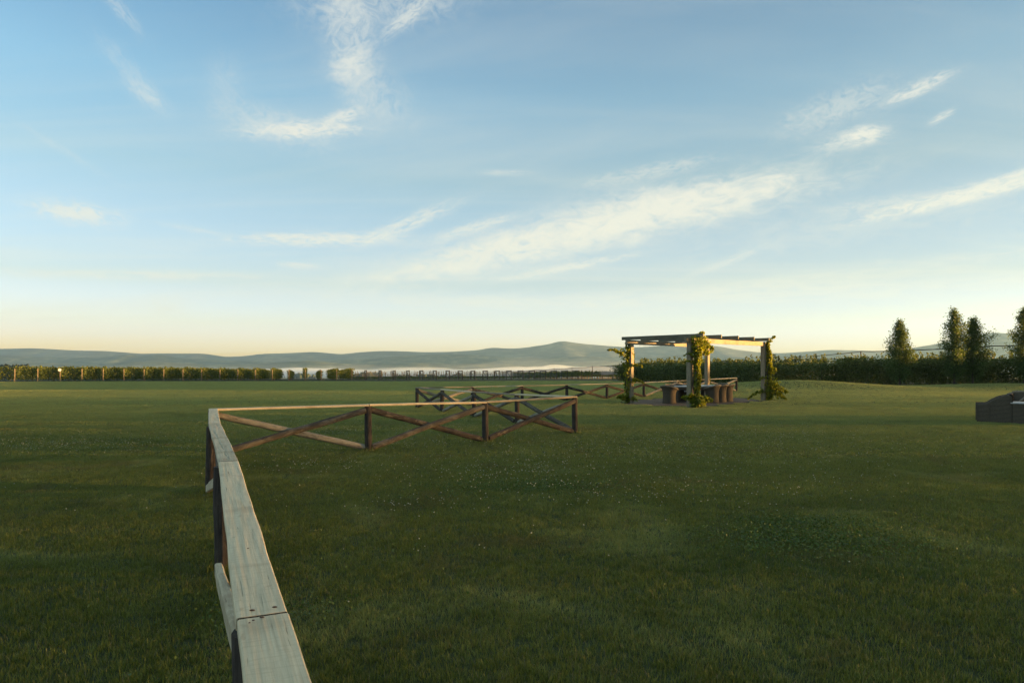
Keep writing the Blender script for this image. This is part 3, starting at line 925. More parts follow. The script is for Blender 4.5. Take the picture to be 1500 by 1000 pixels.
for k, q in enumerate((A, B, CC, DD)):
    g = gzf(q.x, q.y)-.08
    # square post: board standing on end, centred
    L = 2.72-g; me = plank_mesh(L, .20, .20, 500+k, wob=.006, bev=.012)
    o = obj('post', me, M_PERG); off = eS*(-.10)
    x = Vector((0, 0, 1)); z = -eS; y = z.cross(x)
    o.rotation_mode = 'QUATERNION'; o.rotation_quaternion = Matrix((x, y, z)).transposed().to_quaternion()
    o.location = Vector((q.x, q.y, g))+off-Vector(perg.location); o.parent = perg
for k, (p0, p1) in enumerate(((A-eL*.35, CC+eL*.18), (B-eL*.35, DD+eL*.18))):
    beam('beam', p0+Vector((0, 0, 2.85)), p1+Vector((0, 0, 2.85)), .09, .20, M_PERG, perg, 520+k)
    o2 = -eS*.0
for k, t_ in enumerate((0, 1.47, 2.94, 4.41, 5.88)):
    p0 = A+eL*(t_+.05)-eS*.62+Vector((0, 0, 3.01)); p1 = B+eL*(t_+.05)+eS*.55+Vector((0, 0, 3.01))
    beam('rafter', p0, p1, .055, .15, M_RAFT, perg, 540+k)


def climber(label, base, height, lean_side, dens, seed, shoots, spread, bottom=.5, top_heavy=0, lo=.0):
    rng = np.random.default_rng(seed)
    b = Vector(base); g = gzf(b.x, b.y)
    v = thing('climbing_vine', label, 'vine', (b.x, b.y, g), 'vines climbing the pergola posts')
    pts = []
    for k in range(14):
        f = k/13; pts.append((.11*math.cos(f*9), .11*math.sin(f*9), f*height))
    m = MB(); m.tube(pts, [.03-.018*k/13 for k in range(14)], 6)
    pts2 = [(-.08+.12*math.sin(f*2), .1*math.cos(f*8), f*height*.9) for f in np.linspace(0, 1, 12)]
    m.tube(pts2, [.02]*12, 5)
    cents = []
    side = Vector(lean_side)
    # body around the post
    n = int(dens)
    h = rng.uniform(lo, 1, n); cl = vnoise(h*9, h*0+seed, seed)
    w = spread(h)*(.55+.8*cl)
    a = rng.uniform(0, 2*math.pi, n); r = np.sqrt(rng.uniform(.05, 1, n))*w
    cents.append(np.stack([np.cos(a)*r+side.x*w*1.0, np.sin(a)*r+side.y*w*1.0, h*height], -1))
    for (h0, dx, dy, dz, nn, wd) in shoots:
        p0 = np.array([side.x*.1, side.y*.1, h0]); p3 = np.array([dx, dy, h0+dz])
        f = rng.uniform(0, 1, nn)[:, None]
        sag = np.array([0, 0, 1])*(np.sin(f*math.pi)*.12)
        ctr = p0*(1-f)+p3*f+sag
        cents.append(ctr+rng.normal(0, 1, (nn, 3))*wd*(1.15-f))
        m.tube([tuple(p0*(1-q)+p3*q+np.array([0, 0, math.sin(q*math.pi)*.12])) for q in np.linspace(0, 1, 6)], .009, 4)
    m.build('stem', M_TRUNK, v)
    c = np.concatenate(cents); c[:, 2] = np.maximum(c[:, 2], .04)
    me = leaves_mesh(c, .10, seed+1, up=.3, aspect=.85)
    obj('foliage', me, M_VINE, v)
    return v


cr = Vector((1, 0, 0))
climber('thin vine on the left pergola post with long shoots reaching out to both sides', B+Vector((-.14, -.05, 0)), 2.75, (-.35, 0, 0), 620, 31,
        [(2.1, -.95, -.3, .30, 150, .07), (1.9, -.55, 0, .45, 120, .09), (1.55, .62, -.2, .12, 110, .05), (.95, .70, -.2, -.03, 160, .06), (2.35, .28, .1, -.3, 150, .10), (.15, -.5, -.1, .12, 180, .09), (.12, .4, -.1, .02, 90, .07), (1.2, -.2, 0, .6, 160, .08)],
        lambda h: .09+.04*np.sin(h*7))
climber('dense yellow green vine wrapping the front pergola post up to the rafters', A+Vector((.20, -.16, 0)), 2.95, (.45, -.1, 0), 2300, 32,
        [(2.55, .75, .1, -.12, 420, .15), (2.2, .60, .1, .05, 320, .14), (2.75, .35, 0, .35, 120, .07), (1.75, -.60, -.1, .12, 40, .04), (2.1, -.5, -.1, .06, 50, .05), (.15, -.6, -.2, .28, 260, .10), (.15, .62, -.2, .16, 300, .12), (.1, .1, -.4, .12, 300, .14), (.2, -.3, -.2, .3, 160, .10)],
        lambda h: .13+.15*ss(.45, .85, h)+.10*(1-ss(0, .22, h)))
climber('bushy vine on the right pergola post with trailing shoots at its foot', CC+Vector((.14, -.05, 0)), 2.85, (.75, 0, 0), 2000, 33,
        [(2.7, .42, 0, .38, 110, .05), (.45, .95, -.1, -.05, 420, .16), (.35, .9, -.1, -.28, 260, .14), (.5, -1.0, -.2, -.42, 200, .07), (1.3, .45, 0, .12, 180, .11), (1.0, -.35, -.1, .04, 60, .06), (.8, .6, 0, -.3, 420, .18)],
        lambda h: .10+.14*np.exp(-((h-.30)/.22)**2)+.04*np.sin(h*11))
climber('small vine on the rear pergola post', DD+Vector((.05, .12, 0)), 2.6, (.2, .2, 0), 260, 34, [(2.3, .3, 0, .1, 60, .1)], lambda h: .10+.03*np.sin(h*7))


# ------------------------------------------------------------------ wicker furniture
def lathe_shell(n, rows, ang0, ang1):
    """rows: list of (radius_func(a), z_func(a)); open shell between angles"""
    V = []; F = []; m = len(rows)
    closed = abs(ang1-ang0-2*math.pi) < 1e-6
    N = n if closed else n+1
    for i in range(N):
        a = ang0+(ang1-ang0)*i/n
        for rf, zf in rows: V.append((rf(a)*math.cos(a), rf(a)*math.sin(a), zf(a)))
    for i in range(n):
        i2 = (i+1) % N
        for j in range(m-1): F.append((i*m+j, i2*m+j, i2*m+j+1, i*m+j+1))
    return V, F


def tub_chair(loc, rz, label, mat=None, group='wicker tub chairs around the pergola table', back=.80, arm=.60, sc=1.0):
    """barrel shaped wicker tub chair, open towards +X"""
    c = thing('wicker_chair', label, 'chair', (loc[0], loc[1], gzf(loc[0], loc[1])+.012), group, rz)
    mat = mat or M_WICK
    def top(a):
        b = .5-.5*math.cos(a)      # 0 at front, 1 at back
        return arm+(back-arm)*(b**1.1)
    o1 = lambda f: (lambda a: (.285+.085*(f-.45)**2*(2.2 if f > .45 else 1.5)+(.05*max(0, f-.8)/.2))*sc)
    rows = []
    for k in range(11):
        f = k/10
        rows.append((o1(f), (lambda f: (lambda a: (.01+(min(top(a), 9)-.01)*f)*sc))(f)))
    V, F = lathe_shell(28, rows, R(38), R(322))
    V2, F2 = lathe_shell(28, [((lambda r_: (lambda a: r_(a)-.035*sc))(r), z) for r, z in rows], R(38), R(322))
    m = MB(); m.add(V, F); m.add(V2, [tuple(reversed(q)) for q in F2])
    nr = len(rows); o = len(V)
    for i in (0, 28):
        for j in range(nr-1): m.F.append((i*nr+j, i*nr+j+1, o+i*nr+j+1, o+i*nr+j))
    m.build('backrest', mat, c, smooth=True)
    pts = []
    for i in range(29):
        a = R(38)+R(284)*i/28; rr = o1(1)(a)-.012; pts.append((rr*math.cos(a), rr*math.sin(a), top(a)*sc))
    MB().tube(pts, .032*sc, 8).build('rim', M_WRIM, c, smooth=True)
    rows = [((lambda q: (lambda a: q*sc))(q), (lambda z: (lambda a: z*sc))(z)) for q, z in ((.27, .0), (.255, .2), (.25, .38), (.22, .405), (.001, .41))]
    V, F = lathe_shell(24, rows, 0, 2*math.pi)
    MB().add(V, F).build('seat', mat, c, smooth=True)
    rows = [((lambda q: (lambda a: q*sc))(q), (lambda z: (lambda a: z*sc))(z)) for q, z in ((.235, .412), (.245, .44), (.235, .47), (.18, .485), (.001, .49))]
    V, F = lathe_shell(20, rows, 0, 2*math.pi)
    MB().add(V, F).build('cushion', M_TOP, c, smooth=True)
    return c


ctr = Vector((8.72, 32.05, 0)); ang = math.atan2(eL.y, eL.x)
tbl = thing('dining_table', 'long wicker dining table with a pale top under the pergola', 'table', (ctr.x, ctr.y, gzf(ctr.x, ctr.y)+.012), None, ang)
me = plank_mesh(2.5, 1.0, .05, 611, wob=.001, bev=.01); o = obj('tabletop', me, M_TOP, tbl, (-1.25, 0, .76))
m = MB(); m.box((-1.16, -.44, .58), (1.16, .44, .705)); m.build('apron', M_WICKD, tbl)
for sx in (-1, 1):
    for sy in (-1, 1):
        MB().box((sx*1.08-.07, sy*.38-.06, 0), (sx*1.08+.07, sy*.38+.06, .58)).build('leg', M_WICKD, tbl)
rot_near = math.atan2(eS.y, eS.x)
tub_chair((7.08, 30.75), ang, 'grey wicker tub chair alone at the left end of the table')
tub_chair(tuple(ctr-eL*.14-eS*.86)[:2], rot_near, 'grey wicker tub chair partly hidden behind the front post vine')
tub_chair(tuple(ctr+eL*.58-eS*.84)[:2], rot_near, 'second grey wicker tub chair to the right of the front post')
tub_chair(tuple(ctr+eL*1.26-eS*.80)[:2], rot_near+.15, 'third grey wicker tub chair to the right of the front post')
tub_chair(tuple(ctr+eL*1.72-eS*.22)[:2], math.pi+ang, 'rightmost grey wicker tub chair beyond the table end')
for k in range(3):
    tub_chair(tuple(ctr+eL*(-.85+.8*k)+eS*.82)[:2], rot_near+math.pi, ['dark wicker tub chair behind the left part of the table', 'dark wicker tub chair behind the table, in line with the front post', 'dark wicker tub chair behind the right part of the table'][k], M_WICKD)


def armchair(loc, rz, label, rim):
    """square wicker lounge chair facing +X with sweeping arms"""
    c = thing('lounge_chair', label, 'chair', (loc[0], loc[1], gzf(loc[0], loc[1])), None, rz)
    w = .42
    # side profile along x (front +.44) to back (-.44)
    xs = np.linspace(.44, -.44, 15)
    def tz(x): return .585+.25*math.sin(min(1, max(0, (.17-x)/.52))*math.pi/2)-.03
    for s in (-1, 1):
        m = MB(); V = []; F = []
        for x in xs:
            V += [(x, s*w, .02), (x, s*w, tz(x)), (x, s*(w-.09), tz(x)), (x, s*(w-.09), .02)]
        for i in range(len(xs)-1):
            for j in range(4): j2 = (j+1) % 4; F.append((i*4+j, i*4+j2, (i+1)*4+j2, (i+1)*4+j))
        F += [(0, 1, 2, 3), tuple((len(xs)-1)*4+j for j in (3, 2, 1, 0))]
        m.add(V, F).build('armrest', M_LOUNGE, c)
        MB().tube([(x, s*(w-.045), tz(x)+.005) for x in xs], .035, 7).build('rim', rim, c, smooth=True)
        for xx in (.43, .12, -.43): MB().tube([(xx, s*(w+.004), 0), (xx, s*(w+.004), tz(xx)-.02)], .016, 6).build('frame_post', M_WICKD, c)
    V = []; F = []; ys = np.linspace(-w+.09, w-.09, 8)
    m = MB()
    for y_ in ys:
        cv = .03*(1-(y_/w)**2)
        V += [(-.44-cv, y_, .02), (-.46-cv, y_, .84+cv*.8), (-.36-cv, y_, .84+cv*.8), (-.32, y_, .02)]
    for i in range(7):
        for j in range(4): j2 = (j+1) % 4; F.append((i*4+j, (i+1)*4+j, (i+1)*4+j2, i*4+j2))
    m.add(V, F).build('backrest', M_LOUNGE, c)
    MB().tube([(-.41-.03*(1-(y_/w)**2), y_, .85+.02*(1-(y_/w)**2)) for y_ in np.linspace(-w, w, 9)], .042, 8).build('rim', rim, c, smooth=True)
    MB().box((-.32, -w+.09, .05), (.42, w-.09, .36)).build('seat', M_LOUNGE, c)
    me = plank_mesh(.70, .64, .10, 5, wob=.006, bev=.03); obj('cushion', me, M_WICK, c, (-.30, 0, .465))
    return c


armchair((14.95, 21.2), R(148), 'dark wicker lounge chair at the right edge with its curved back seen from the side', M_LOUNGE)
armchair((16.6, 22.6), R(190), 'dark wicker lounge chair with a pale rim behind the low table', M_WRIM)
lt = thing('coffee_table', 'low dark wicker table with a pale top at the right edge', 'table', (15.95, 20.5, gzf(16.0, 20.9)), None, R(-35))
m = MB(); m.box((-.75, -.42, .0), (.75, .42, .60)); o = m.build('base', M_LOUNGE, lt)
me = plank_mesh(1.60, .90, .035, 612, wob=.001, bev=.008); obj('tabletop', me, M_TOP, lt, (-.80, 0, .637))


# ------------------------------------------------------------------ trees
def columnar_tree(loc, height, seed, wide, label, trunk_h=.9, group='columnar trees in front of the orchard'):
    rng = np.random.default_rng(seed); g = gzf(*loc)
    t = thing('tree', label, 'tree', (loc[0], loc[1], g), group)
    m = MB(); H = height
    m.tube([(.03*math.sin(q*5+seed), .03*math.cos(q*4), q*H*.85) for q in np.linspace(0, 1, 9)], [.075*(1-q*.85) for q in np.linspace(0, 1, 9)], 8)
    m.build('trunk', M_TRUNK, t)
    cents = []; mb = MB()
    nb = 62
    for k in range(nb):
        f = (k+.5)/nb; h0 = trunk_h*.55+(H*.93-trunk_h*.55)*f
        a = k*2.4+rng.uniform(-.5, .5)
        prof = wide*(.45+.55*math.sin(min(1, f*1.7)*math.pi*.5))*(1-max(0, f-.22)/.80)**.95*rng.uniform(.6, 1.25)
        rise = rng.uniform(.35, .9)*(.5+prof)
        p0 = np.array([0, 0, h0]); p1 = np.array([math.cos(a)*prof, math.sin(a)*prof, min(h0+rise, H*rng.uniform(.97, 1.02))])
        mb.tube([tuple(p0), tuple((p0+p1)/2+np.array([0, 0, -.05])), tuple(p1)], [.018, .011, .004], 4)
        nn = int(170*(.5+prof))
        q = rng.uniform(.15, 1.08, nn)[:, None]
        cents.append(p0*(1-q)+p1*q+rng.normal(0, 1, (nn, 3))*np.array([.12, .12, .14])*(.6+.45*wide))
    # leader
    q = rng.uniform(0, 1, 160)
    cents.append(np.stack([rng.normal(0, .09, 160), rng.normal(0, .09, 160), H*(.82+.2*q)], -1))
    mb.build('branches', M_TRUNK, t)
    c = np.concatenate(cents)
    obj('crown', leaves_mesh(c, .10, seed, up=.2, aspect=.75), M_TREE, t)
    return t


columnar_tree((28.4, 50.0), 4.7, 71, 1.15, 'lone narrow tree left of the other columnar trees', .5)
columnar_tree((32.6, 50.3), 5.55, 72, 1.2, 'tallest columnar tree, left one of the touching pair', .5)
columnar_tree((34.6, 51.2), 4.9, 73, 1.45, 'shorter rounder tree, right one of the touching pair', .5)
columnar_tree((38.0, 50.6), 5.7, 74, 1.35, 'tree cut off by the right edge of the picture', .5)


def row_foliage(length, width, h0, h1, n, size, seed, mat, spiky=.25, step=.8):
    """leaf mass along +Y from 0 to length, with upright shoots"""
    rng = np.random.default_rng(seed)
    y = rng.uniform(0, length, n)
    top = h1*(.86+.26*vnoise(y/step, y*0+seed, seed))
    z = h0+(top-h0)*rng.uniform(0, 1, n)**.8
    w = width*(.55+.6*vnoise(y/.9+3, z*2.0, seed+4))
    x = rng.normal(0, .5, n)*w
    c = [np.stack([x, y, z], -1)]
    ns = int(length/step*2.0)
    for k in range(ns):
        yy = rng.uniform(0, length); hh = rng.uniform(.3, 1)*spiky; xx = rng.normal(0, width*.35); m = int(10+26*hh)
        q = rng.uniform(0, 1, m); b = h1*.88
        c.append(np.stack([xx+rng.normal(0, .05, m)+q*rng.normal(0, .12), yy+rng.normal(0, .05, m)+q*rng.normal(0, .12), b+q*(hh+.12)], -1))
    return leaves_mesh(np.concatenate(c), size, seed, up=.25, aspect=.8)


def hedge(pts, label, width, h1, per_m, size, seed, spiky=.4, vary=.34):
    """orchard row along a polyline"""
    a0 = pts[0]
    h = thing('hedge', label, 'hedge', (a0[0], a0[1], 0))
    rng = np.random.default_rng(seed); C_ = []; tm = MB()
    for (a, b) in zip(pts[:-1], pts[1:]):
        a = np.array(a, float); b = np.array(b, float); L = np.linalg.norm(b-a); d = (b-a)/L; nr = np.array([-d[1], d[0]])
        n = int(per_m*L); s = rng.uniform(0, L, n); w = rng.normal(0, .5, n)*width
        x = a[0]+d[0]*s+nr[0]*w; y = a[1]+d[1]*s+nr[1]*w
        gg = gz(x, y); top = h1*(.97-vary*.5+vary*fbm(x*.7+2, y*.7, 3, seed))
        z = gg+.1+(top-.1)*rng.uniform(0, 1, n)**.75
        C_.append(np.stack([x, y, z], -1))
        for k in range(int(L*3.2)):
            s0 = rng.uniform(0, L); w0 = rng.normal(0, width*.35); hh = rng.uniform(.2, 1)*spiky; m = int(8+30*hh)
            q = rng.uniform(0, 1, m); lx, ly = rng.normal(0, .12, 2)
            px = a[0]+d[0]*s0+nr[0]*w0; py = a[1]+d[1]*s0+nr[1]*w0
            C_.append(np.stack([px+lx*q+rng.normal(0, .06, m), py+ly*q+rng.normal(0, .06, m), gzf(px, py)+h1*.9+q*(hh+.1)], -1))
        for k in range(int(L/1.6)):
            q = a+d*(k+.5)*1.6; g = gzf(q[0], q[1]); tm.tube([(q[0]-a0[0], q[1]-a0[1], g-.05), (q[0]-a0[0]+rng.normal(0, .08), q[1]-a0[1], g+h1*.8)], [.045, .02], 5)
    tm.build('trunks', M_TRUNK, h)['kind'] = 'stuff'
    c = np.concatenate(C_)-np.array([a0[0], a0[1], 0])
    obj('foliage', leaves_mesh(c, size, seed+1, up=.25, aspect=.8), M_HEDGE, h)
    return h


hedge([(13.2, 84), (17.5, 72), (22.5, 62), (27, 57)], 'dark dense orchard row with spiky shoots behind the pergola', 1.2, 1.95, 1000, .16, 701, .75, .5)
hedge([(27, 57), (33, 55), (42, 53.5), (47, 50)], 'dark dense orchard row behind the columnar trees on the right', 1.3, 2.2, 1500, .15, 702, .85, .55)
hedge([(16.5, 92), (22, 80), (30, 68), (44, 62)], 'second orchard row rising just behind the front one', 1.4, 2.35, 700, .19, 703, .8, .5)
hedge([(104, 122), (101, 90), (100, 50), (100, 10), (98, -60)], 'tall orchard row added far right beyond the frame to shade the lawn', 2.2, 4.15, 300, .30, 704, .15, .05)  # unseen row added to keep the low sun off the lawn
hedge([(47, 50), (60, 49), (78, 52), (100, 52)], 'low orchard row added on the right beyond the frame for shade', 1.6, 2.2, 300, .22, 705, .4)  # also added out of view, for its shade

# ------------------------------------------------------------------ vineyard
V0 = Vector((-58.3, 80.0)); VS = Vector((1.94, 1.087)); RD = Vector((-.29, .957)).normalized()
rot_row = math.atan2(-RD.x, RD.y)


def row_origin(n):
    q = V0+VS*n; return q.x, q.y, gzf(q.x, q.y)


SL = -.0116*RD.y/1.0


def tilt(o): o.rotation_euler = (math.atan(-.0135), 0, rot_row)


leafmeshes = [row_foliage(34, .55, .22, 1.72, 5200, .15, 800+k, M_VROW, .3) for k in range(3)]
for q in leafmeshes: q.materials.append(M_VROW)
thin = row_foliage(34, .32, .3, 1.62, 2300, .13, 810, M_VROW, .3); thin.materials.append(M_VROW)
lowm = row_foliage(40, .7, .45, 1.25, 4200, .14, 812, M_HEDGE, .3); lowm.materials.append(M_HEDGE)


def small_post(L, r, seed):
    return log_mesh(L, r, seed, 8, False, .06, nx=6)


pm = small_post(1.62, .062, 5); pm.materials.append(M_ENDP)
pm2 = small_post(1.58, .075, 6); pm2.materials.append(M_GREYP)
stub = small_post(.42, .035, 7); stub.materials.append(M_ENDP)
mt = MB()
for k in range(1, 7): mt.tube([(0, k*5.5, -.05), (0, k*5.5, 1.6)], .04, 5)
for z_ in (.7, 1.1, 1.5): mt.tube([(0, 0, z_), (0, 34, z_)], .006, 3)
trell_me = bpy.data.meshes.new('trellis'); trell_me.from_pydata(mt.V, [], mt.F); trell_me.materials.append(M_GREYP)


def upright(name, me, parent, x, y, z0=-.08, lean=0.0):
    o = obj(name, me, None, parent); o.rotation_euler = (0, R(-90)+lean, 0); o.location = (x, y, z0); return o


def leafy_row(n, foliage, label, group, tall=1.0):
    x, y, z = row_origin(n)
    r = thing('vine_row', label, 'vine row', (x, y, z), group); tilt(r)
    upright('end_post', pm, r, 0, 0)
    obj('trellis', trell_me, None, r)
    o = obj('foliage', foliage, None, r, (0, .25, 0)); o.scale = (1, 1, tall)
    upright('stub_post', stub, r, .35, -1.2)
    return r


ORD = ['first', 'second', 'third', 'fourth', 'fifth', 'sixth', 'seventh', 'eighth', 'ninth', 'tenth', 'eleventh', 'twelfth', 'thirteenth', 'fourteenth', 'fifteenth', 'sixteenth', 'seventeenth', 'eighteenth', 'nineteenth', 'twentieth']
for n in range(-1, 19):
    grp = 'leafy vine rows beyond the lawn'
    lab = ('leafy vine row cut off by the left edge of the picture' if n < 0 else 'leafy vine row at the %s end post left of the white marker' % ORD[1-n] if n < 2 else
           'leafy vine row at the %s end post right of the white marker' % ORD[n-3] if n < 9 else
           'leafy vine row at the %s end post left of the gap' % ORD[13-n] if n < 14 else 'leafy vine row at the %s end post right of the gap, before the bare rows' % ORD[n-17])
    if n == 15: leafy_row(n, thin, 'single thin vine row standing in the gap between the leafy blocks', grp)
    elif n in (14, 16): leafy_row(n, thin, 'sparse short vine row bordering the gap in the leafy block' if n == 14 else 'vine row just right of the gap in the leafy block', grp, .8)
    elif n == 2:
        r = leafy_row(n, leafmeshes[2], 'leafy vine row whose end post carries a small white marker', grp)
        V = []; mm = MB()
        for k in range(12):
            w = 2*math.pi*k/12; V += [(math.cos(w)*.17, -.10, 1.40+math.sin(w)*.17), (math.cos(w)*.17, -.075, 1.40+math.sin(w)*.17)]
        F = [(2*k, 2*((k+1) % 12), 2*((k+1) % 12)+1, 2*k+1) for k in range(12)]+[tuple(range(0, 24, 2)), tuple(range(23, 0, -2))]
        mm.add(V, F).build('marker', M_WHITE, r)
    else: leafy_row(n, leafmeshes[n % 3], lab, grp, 1.0 if n < 9 else .95)

# bare young rows with end assemblies
rng = random.Random(77)
stakem = []
for k in range(3):
    m = MB(); yy = 3.6
    while yy < 40:
        h = rng.choice([1.1, 1.25, 1.45, .9, 1.5]); r = rng.choice([.022, .03, .045]); lx = rng.uniform(-.05, .05)
        m.tube([(lx, yy, -.4), (lx+rng.uniform(-.04, .04), yy+rng.uniform(-.04, .04), h)], r, 5)
        yy += rng.uniform(1.0, 2.2)
    for z_ in (.6, 1.0, 1.35): m.tube([(0, 0, z_), (0, 40, z_)], .005, 3)
    q = bpy.data.meshes.new('stakes'); q.from_pydata(m.V, [], m.F); q.materials.append(M_STAKE); stakem.append(q)
topr = log_mesh(2.9, .065, 9, 8, False, .05, nx=6); topr.materials.append(M_GREYP)
diag = log_mesh(3.05, .045, 10, 7, False, .05, nx=6); diag.materials.append(M_GREYP)
sprout = row_foliage(50, .22, .05, .35, 260, .12, 820, M_VROW, .1); sprout.materials.append(M_VROW)
for n in range(19, 37):
    x, y, z = row_origin(n)
    r = thing('young_vine_row', ('young vine row of bare thin stakes, %s end frame right of the leafy block' % ORD[n-19] if n < 37 else ''), 'vine row', (x, y, z), 'young vine rows with end frames'); tilt(r)
    upright('end_post', pm2, r, 0, 0); upright('end_post', pm2, r, 0, 2.8)
    o = obj('top_rail', topr, None, r, (0, -.05, 1.43)); o.rotation_euler = (0, 0, R(90))
    o = obj('diagonal_brace', diag, None, r, (0, .05, .15)); o.rotation_euler = (0, 0, R(90)); o.rotation_mode = 'QUATERNION'
    v_ = Vector((0, 2.7, 1.2)).normalized(); o.rotation_quaternion = v_.to_track_quat('X', 'Z')
    obj('stakes', stakem[n % 3], None, r)['kind'] = 'stuff'
    obj('foliage', sprout, None, r, (0, 4, 0))
for n in range(36, 47):
    x, y, z = row_origin(n)
    r = thing('vine_row', 'low dark leafy vine row, %s to the right of the last bare end frame' % ORD[n-36], 'vine row', (x+.4, y-2, z), 'low dark vine rows'); tilt(r)
    upright('end_post', pm2, r, 0, 0)
    obj('foliage', lowm, None, r, (0, .2, 0))
    m = MB()
    if n == 36:
        for k in range(26): m.tube([(0, .4+k*1.5, -.3), (rng.uniform(-.05, .05), .4+k*1.5, .75)], .035, 5)
        stemsm = bpy.data.meshes.new('stems'); stemsm.from_pydata(m.V, [], m.F); stemsm.materials.append(M_STAKE)
    obj('stems', stemsm, None, r)['kind'] = 'stuff'


# bushes between the low rows and the orchard
def bush(loc, w, h, seed, label):
    rg = np.random.default_rng(seed); g = gzf(*loc)
    b = thing('bush', label, 'bush', (loc[0], loc[1], g), 'bushes at the head of the orchard row')
    c = []; m = MB()
    for k in range(16):
        a = rg.uniform(0, 6.28); r = rg.uniform(0, w*.5); hh = h*rg.uniform(.55, 1.0)
        p1 = np.array([math.cos(a)*r, math.sin(a)*r, hh]); nn = 130; q = rg.uniform(.1, 1, nn)[:, None]
        c.append(p1*q+rg.normal(0, .16, (nn, 3))); m.tube([(0, 0, 0), tuple(p1)], [.03, .008], 4)
    m.build('branches', M_TRUNK, b)
    c = np.concatenate(c); c[:, 2] = np.abs(c[:, 2])
    obj('foliage', leaves_mesh(c, .14, seed, aspect=.8), M_HEDGE, b); return b


bush((13.2, 80.5), 1.5, 2.0, 61, 'leftmost dark bush at the head of the orchard row')
bush((14.6, 79.0), 1.4, 1.8, 62, 'second dark bush, between the leftmost bush and the pergola vine')


# ------------------------------------------------------------------ bird netting over the orchard
def net_mat():
    m, t, p = newmat('pale_bird_netting')
    p.inputs['Base Color'].default_value = (.55, .42, .36, 1); p.inputs['Roughness'].default_value = .9
    tr = t.n('ShaderNodeBsdfTransparent'); mx = t.n('ShaderNodeMixShader')
    pos = t.n('ShaderNodeNewGeometry').outputs['Position']
    n = t.noise(t.v('MULTIPLY', pos, (.5, .5, 2)), 2, 4, .6)
    t.put(mx.inputs[0], t.m('MULTIPLY_ADD', n, .3, .45))
    t.t.links.new(tr.outputs[0], mx.inputs[1]); t.t.links.new(p.outputs[0], mx.inputs[2])
    t.t.links.new(mx.outputs[0], m.node_tree.nodes['Material Output'].inputs['Surface']); return m


M_NET = net_mat()


def netting(name_label, line, posts, post_h=None, sheet=True, cab=.035, sag=.12, drop_=1.2):
    """line: (x, y, z) points of the top cable"""
    a = line[0]
    t = thing('bird_netting', name_label, 'netting', (a[0], a[1], gzf(a[0], a[1])))
    loc = Vector(t.location); pts = []
    for p, q in zip(line[:-1], line[1:]):
        for k in range(8):
            f = k/8; v_ = Vector(p)*(1-f)+Vector(q)*f; v_.z -= sag*4*f*(1-f); pts.append(v_)
    pts.append(Vector(line[-1]))
    MB().tube([p-loc for p in pts], cab, 5).build('cable', M_CABLE, t)
    if sheet:
        V = []; F = []
        for i, p in enumerate(pts):
            g = gzf(p.x, p.y); lo = max(g+.2, p.z-drop_)
            V += [tuple(p-loc), tuple(Vector((p.x+.02*math.sin(i), p.y+.05*math.cos(i*2), p.z*.5+lo*.5))-loc), tuple(Vector((p.x, p.y, lo))-loc)]
        for i in range(len(pts)-1):
            F += [(i*3, i*3+1, i*3+4, i*3+3), (i*3+1, i*3+2, i*3+5, i*3+4)]
        MB().add(V, F).build('net', M_NET, t)
    for p in posts:
        g = gzf(p[0], p[1])
        MB().tube([Vector((p[0], p[1], g-.1))-loc, Vector(p)-loc], .06, 6).build('post', M_GREYP, t)
    return t


def at(px, py, Y): return ((px-750)/1000*Y, Y, 1.65+(537-py)/1000*Y)


lineA = [at(735, 544, 168), at(787, 541.3, 158), at(812, 539.8, 145), at(838, 538.2, 135), at(868, 536.3, 124), at(913, 533.6, 110), at(985, 529.6, 98), at(1062, 528, 92), at(1110, 529.3, 90), at(1160, 530.5, 90)]
netting('long pale bird net sloping down behind the young vines and the pergola', lineA, lineA[2:7], drop_=1.5)
lineB = [at(1155, 523.2, 125), at(1208, 520, 98), at(1261, 514.6, 78), at(1330, 512.5, 69), at(1400, 509.5, 62), at(1453, 506.6, 58), at(1530, 503.5, 55)]
netting('raised netting cable over the orchard behind the columnar trees', lineB, [lineB[0], lineB[2]], sheet=False, cab=.045, sag=.05, drop_=.85)
lineC = [at(1155, 524.5, 124), at(1248, 526.2, 60)]
netting('lower netting cable running down to a leaning pale post', lineC, [lineC[1]], sheet=False, cab=.035, sag=.02)


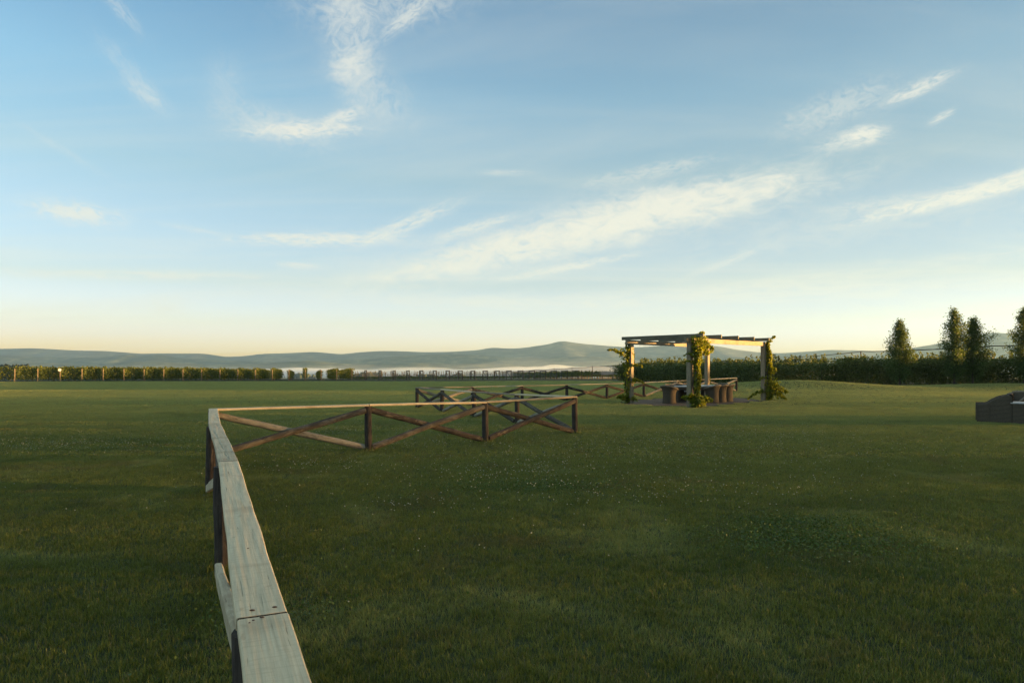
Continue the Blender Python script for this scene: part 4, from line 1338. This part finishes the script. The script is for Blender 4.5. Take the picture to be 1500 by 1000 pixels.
# ------------------------------------------------------------------ far valley: woods and mist
def far_woods():
    rg = np.random.default_rng(9); V = []; F = []; tone = []
    def clump(cx, cy, w, h):
        g = gzf(cx, cy); nonlocal V, F
        n = int(10+w*1.2)
        for k in range(n):
            x = cx+rg.normal(0, w*.45); y = cy+rg.normal(0, w*.3); r = h*rg.uniform(.25, .45); z = g+h*rg.uniform(.25, .8)
            o = len(V)
            for i in range(6):
                for j in range(4):
                    a = i/6*6.283; b = (j+.5)/4*math.pi
                    rr = r*rg.uniform(.75, 1.25); V.append((x+rr*math.cos(a)*math.sin(b), y+rr*math.sin(a)*math.sin(b), z+rr*math.cos(b)))
            for i in range(6):
                i2 = (i+1) % 6
                for j in range(3): F.append((o+i*4+j, o+i2*4+j, o+i2*4+j+1, o+i*4+j+1))
    for k in range(80):
        u = rg.uniform(-.8, .85); y = rg.uniform(1500, 3200); clump(u*y, y, rg.uniform(8, 60), rg.uniform(8, 16))
    for (px, y, w, h) in [(20, 620, 14, 17), (8, 640, 12, 15), (52, 700, 5, 18), (190, 900, 14, 16), (205, 900, 12, 15), (250, 900, 4, 15), (258, 1400, 10, 20), (272, 1400, 8, 20), (530, 1500, 10, 14), (534, 1500, 12, 18), (672, 1600, 12, 15), (590, 1700, 25, 12), (700, 2200, 40, 14), (740, 2300, 40, 16), (350, 1500, 25, 14)]:
        clump((px-750)/1000*y, y, w, h)
    me = mesh_np('far_woods', V, F)
    tag(obj('far_woods', me, M_H1), 'dark clumps of trees scattered over the misty valley floor', 'woods', kind='stuff')


far_woods()


def volume_mat(name, col, dens, aniso=.2):
    m = bpy.data.materials.new(name); m.use_nodes = True; nt = m.node_tree
    nt.nodes.remove(nt.nodes['Principled BSDF'])
    v = nt.nodes.new('ShaderNodeVolumePrincipled'); v.inputs['Color'].default_value = (*col, 1)
    v.inputs['Density'].default_value = dens; v.inputs['Anisotropy'].default_value = aniso
    nt.links.new(v.outputs[0], nt.nodes['Material Output'].inputs['Volume'])
    m.cycles.homogeneous_volume = True
    return m


def mist_bank(x0, x1, y0, y1, top, seed, dens, bump_=None):
    nx, ny = 90, 26
    xs = np.linspace(x0, x1, nx); ys = np.linspace(y0, y1, ny)
    X, Y = np.meshgrid(xs, ys, indexing='ij')
    fx = np.clip(1-np.abs((X-(x0+x1)/2)/((x1-x0)/2))**4, 0, 1); fy = np.clip(1-np.abs((Y-(y0+y1)/2)/((y1-y0)/2))**4, 0, 1)
    n = fbm(X/160, Y/220, 5, seed)
    h = top*(.35+1.1*n)*fx*fy
    if bump_:
        for (bx, bw, bh) in bump_: h = h+bh*np.exp(-((X-bx)/bw)**2)*(.5+n)*fy
    base = -29.6 if dens > .001 else -28.9
    Zt = base+.4+h
    V = np.concatenate([np.stack([X, Y, Zt], -1).reshape(-1, 3), np.stack([X, Y, np.full_like(X, base-3)], -1).reshape(-1, 3)])
    F = grid_faces(nx, ny); F2 = F[:, ::-1]+nx*ny
    edge = [i*ny for i in range(nx)]+[(nx-1)*ny+j for j in range(1, ny)]+[i*ny+ny-1 for i in range(nx-2, -1, -1)]+[j for j in range(ny-2, 0, -1)]
    e = np.array(edge); e2 = np.roll(e, -1)
    F3 = np.stack([e2, e, e+nx*ny, e2+nx*ny], -1)
    me = mesh_np('mist', V, np.concatenate([F, F2, F3]), True)
    return tag(obj('mist', me, volume_mat('mist_volume', (.76, .90, 1), dens, .3)), 'white morning mist lying on the valley floor below the hills' if dens > .001 else 'thin upper veil of mist rising above the white bank', 'mist', kind='stuff')


mist_bank(-1500, 1100, 1900, 2750, 25, 3, .0034, [(170, 170, 10)])
mist_bank(-1900, 1500, 1850, 2900, 40, 12, .00016, [(230, 260, 26)])

# ------------------------------------------------------------------ air
m = MB(); m.box((-4750, -320, -75), (4750, 7000, 480)); hz = m.build('haze', volume_mat('haze_air', (.37, .66, 1.0), .00007, .2))
tag(hz, 'thin pale morning haze filling the air over the valley', 'haze', kind='stuff')
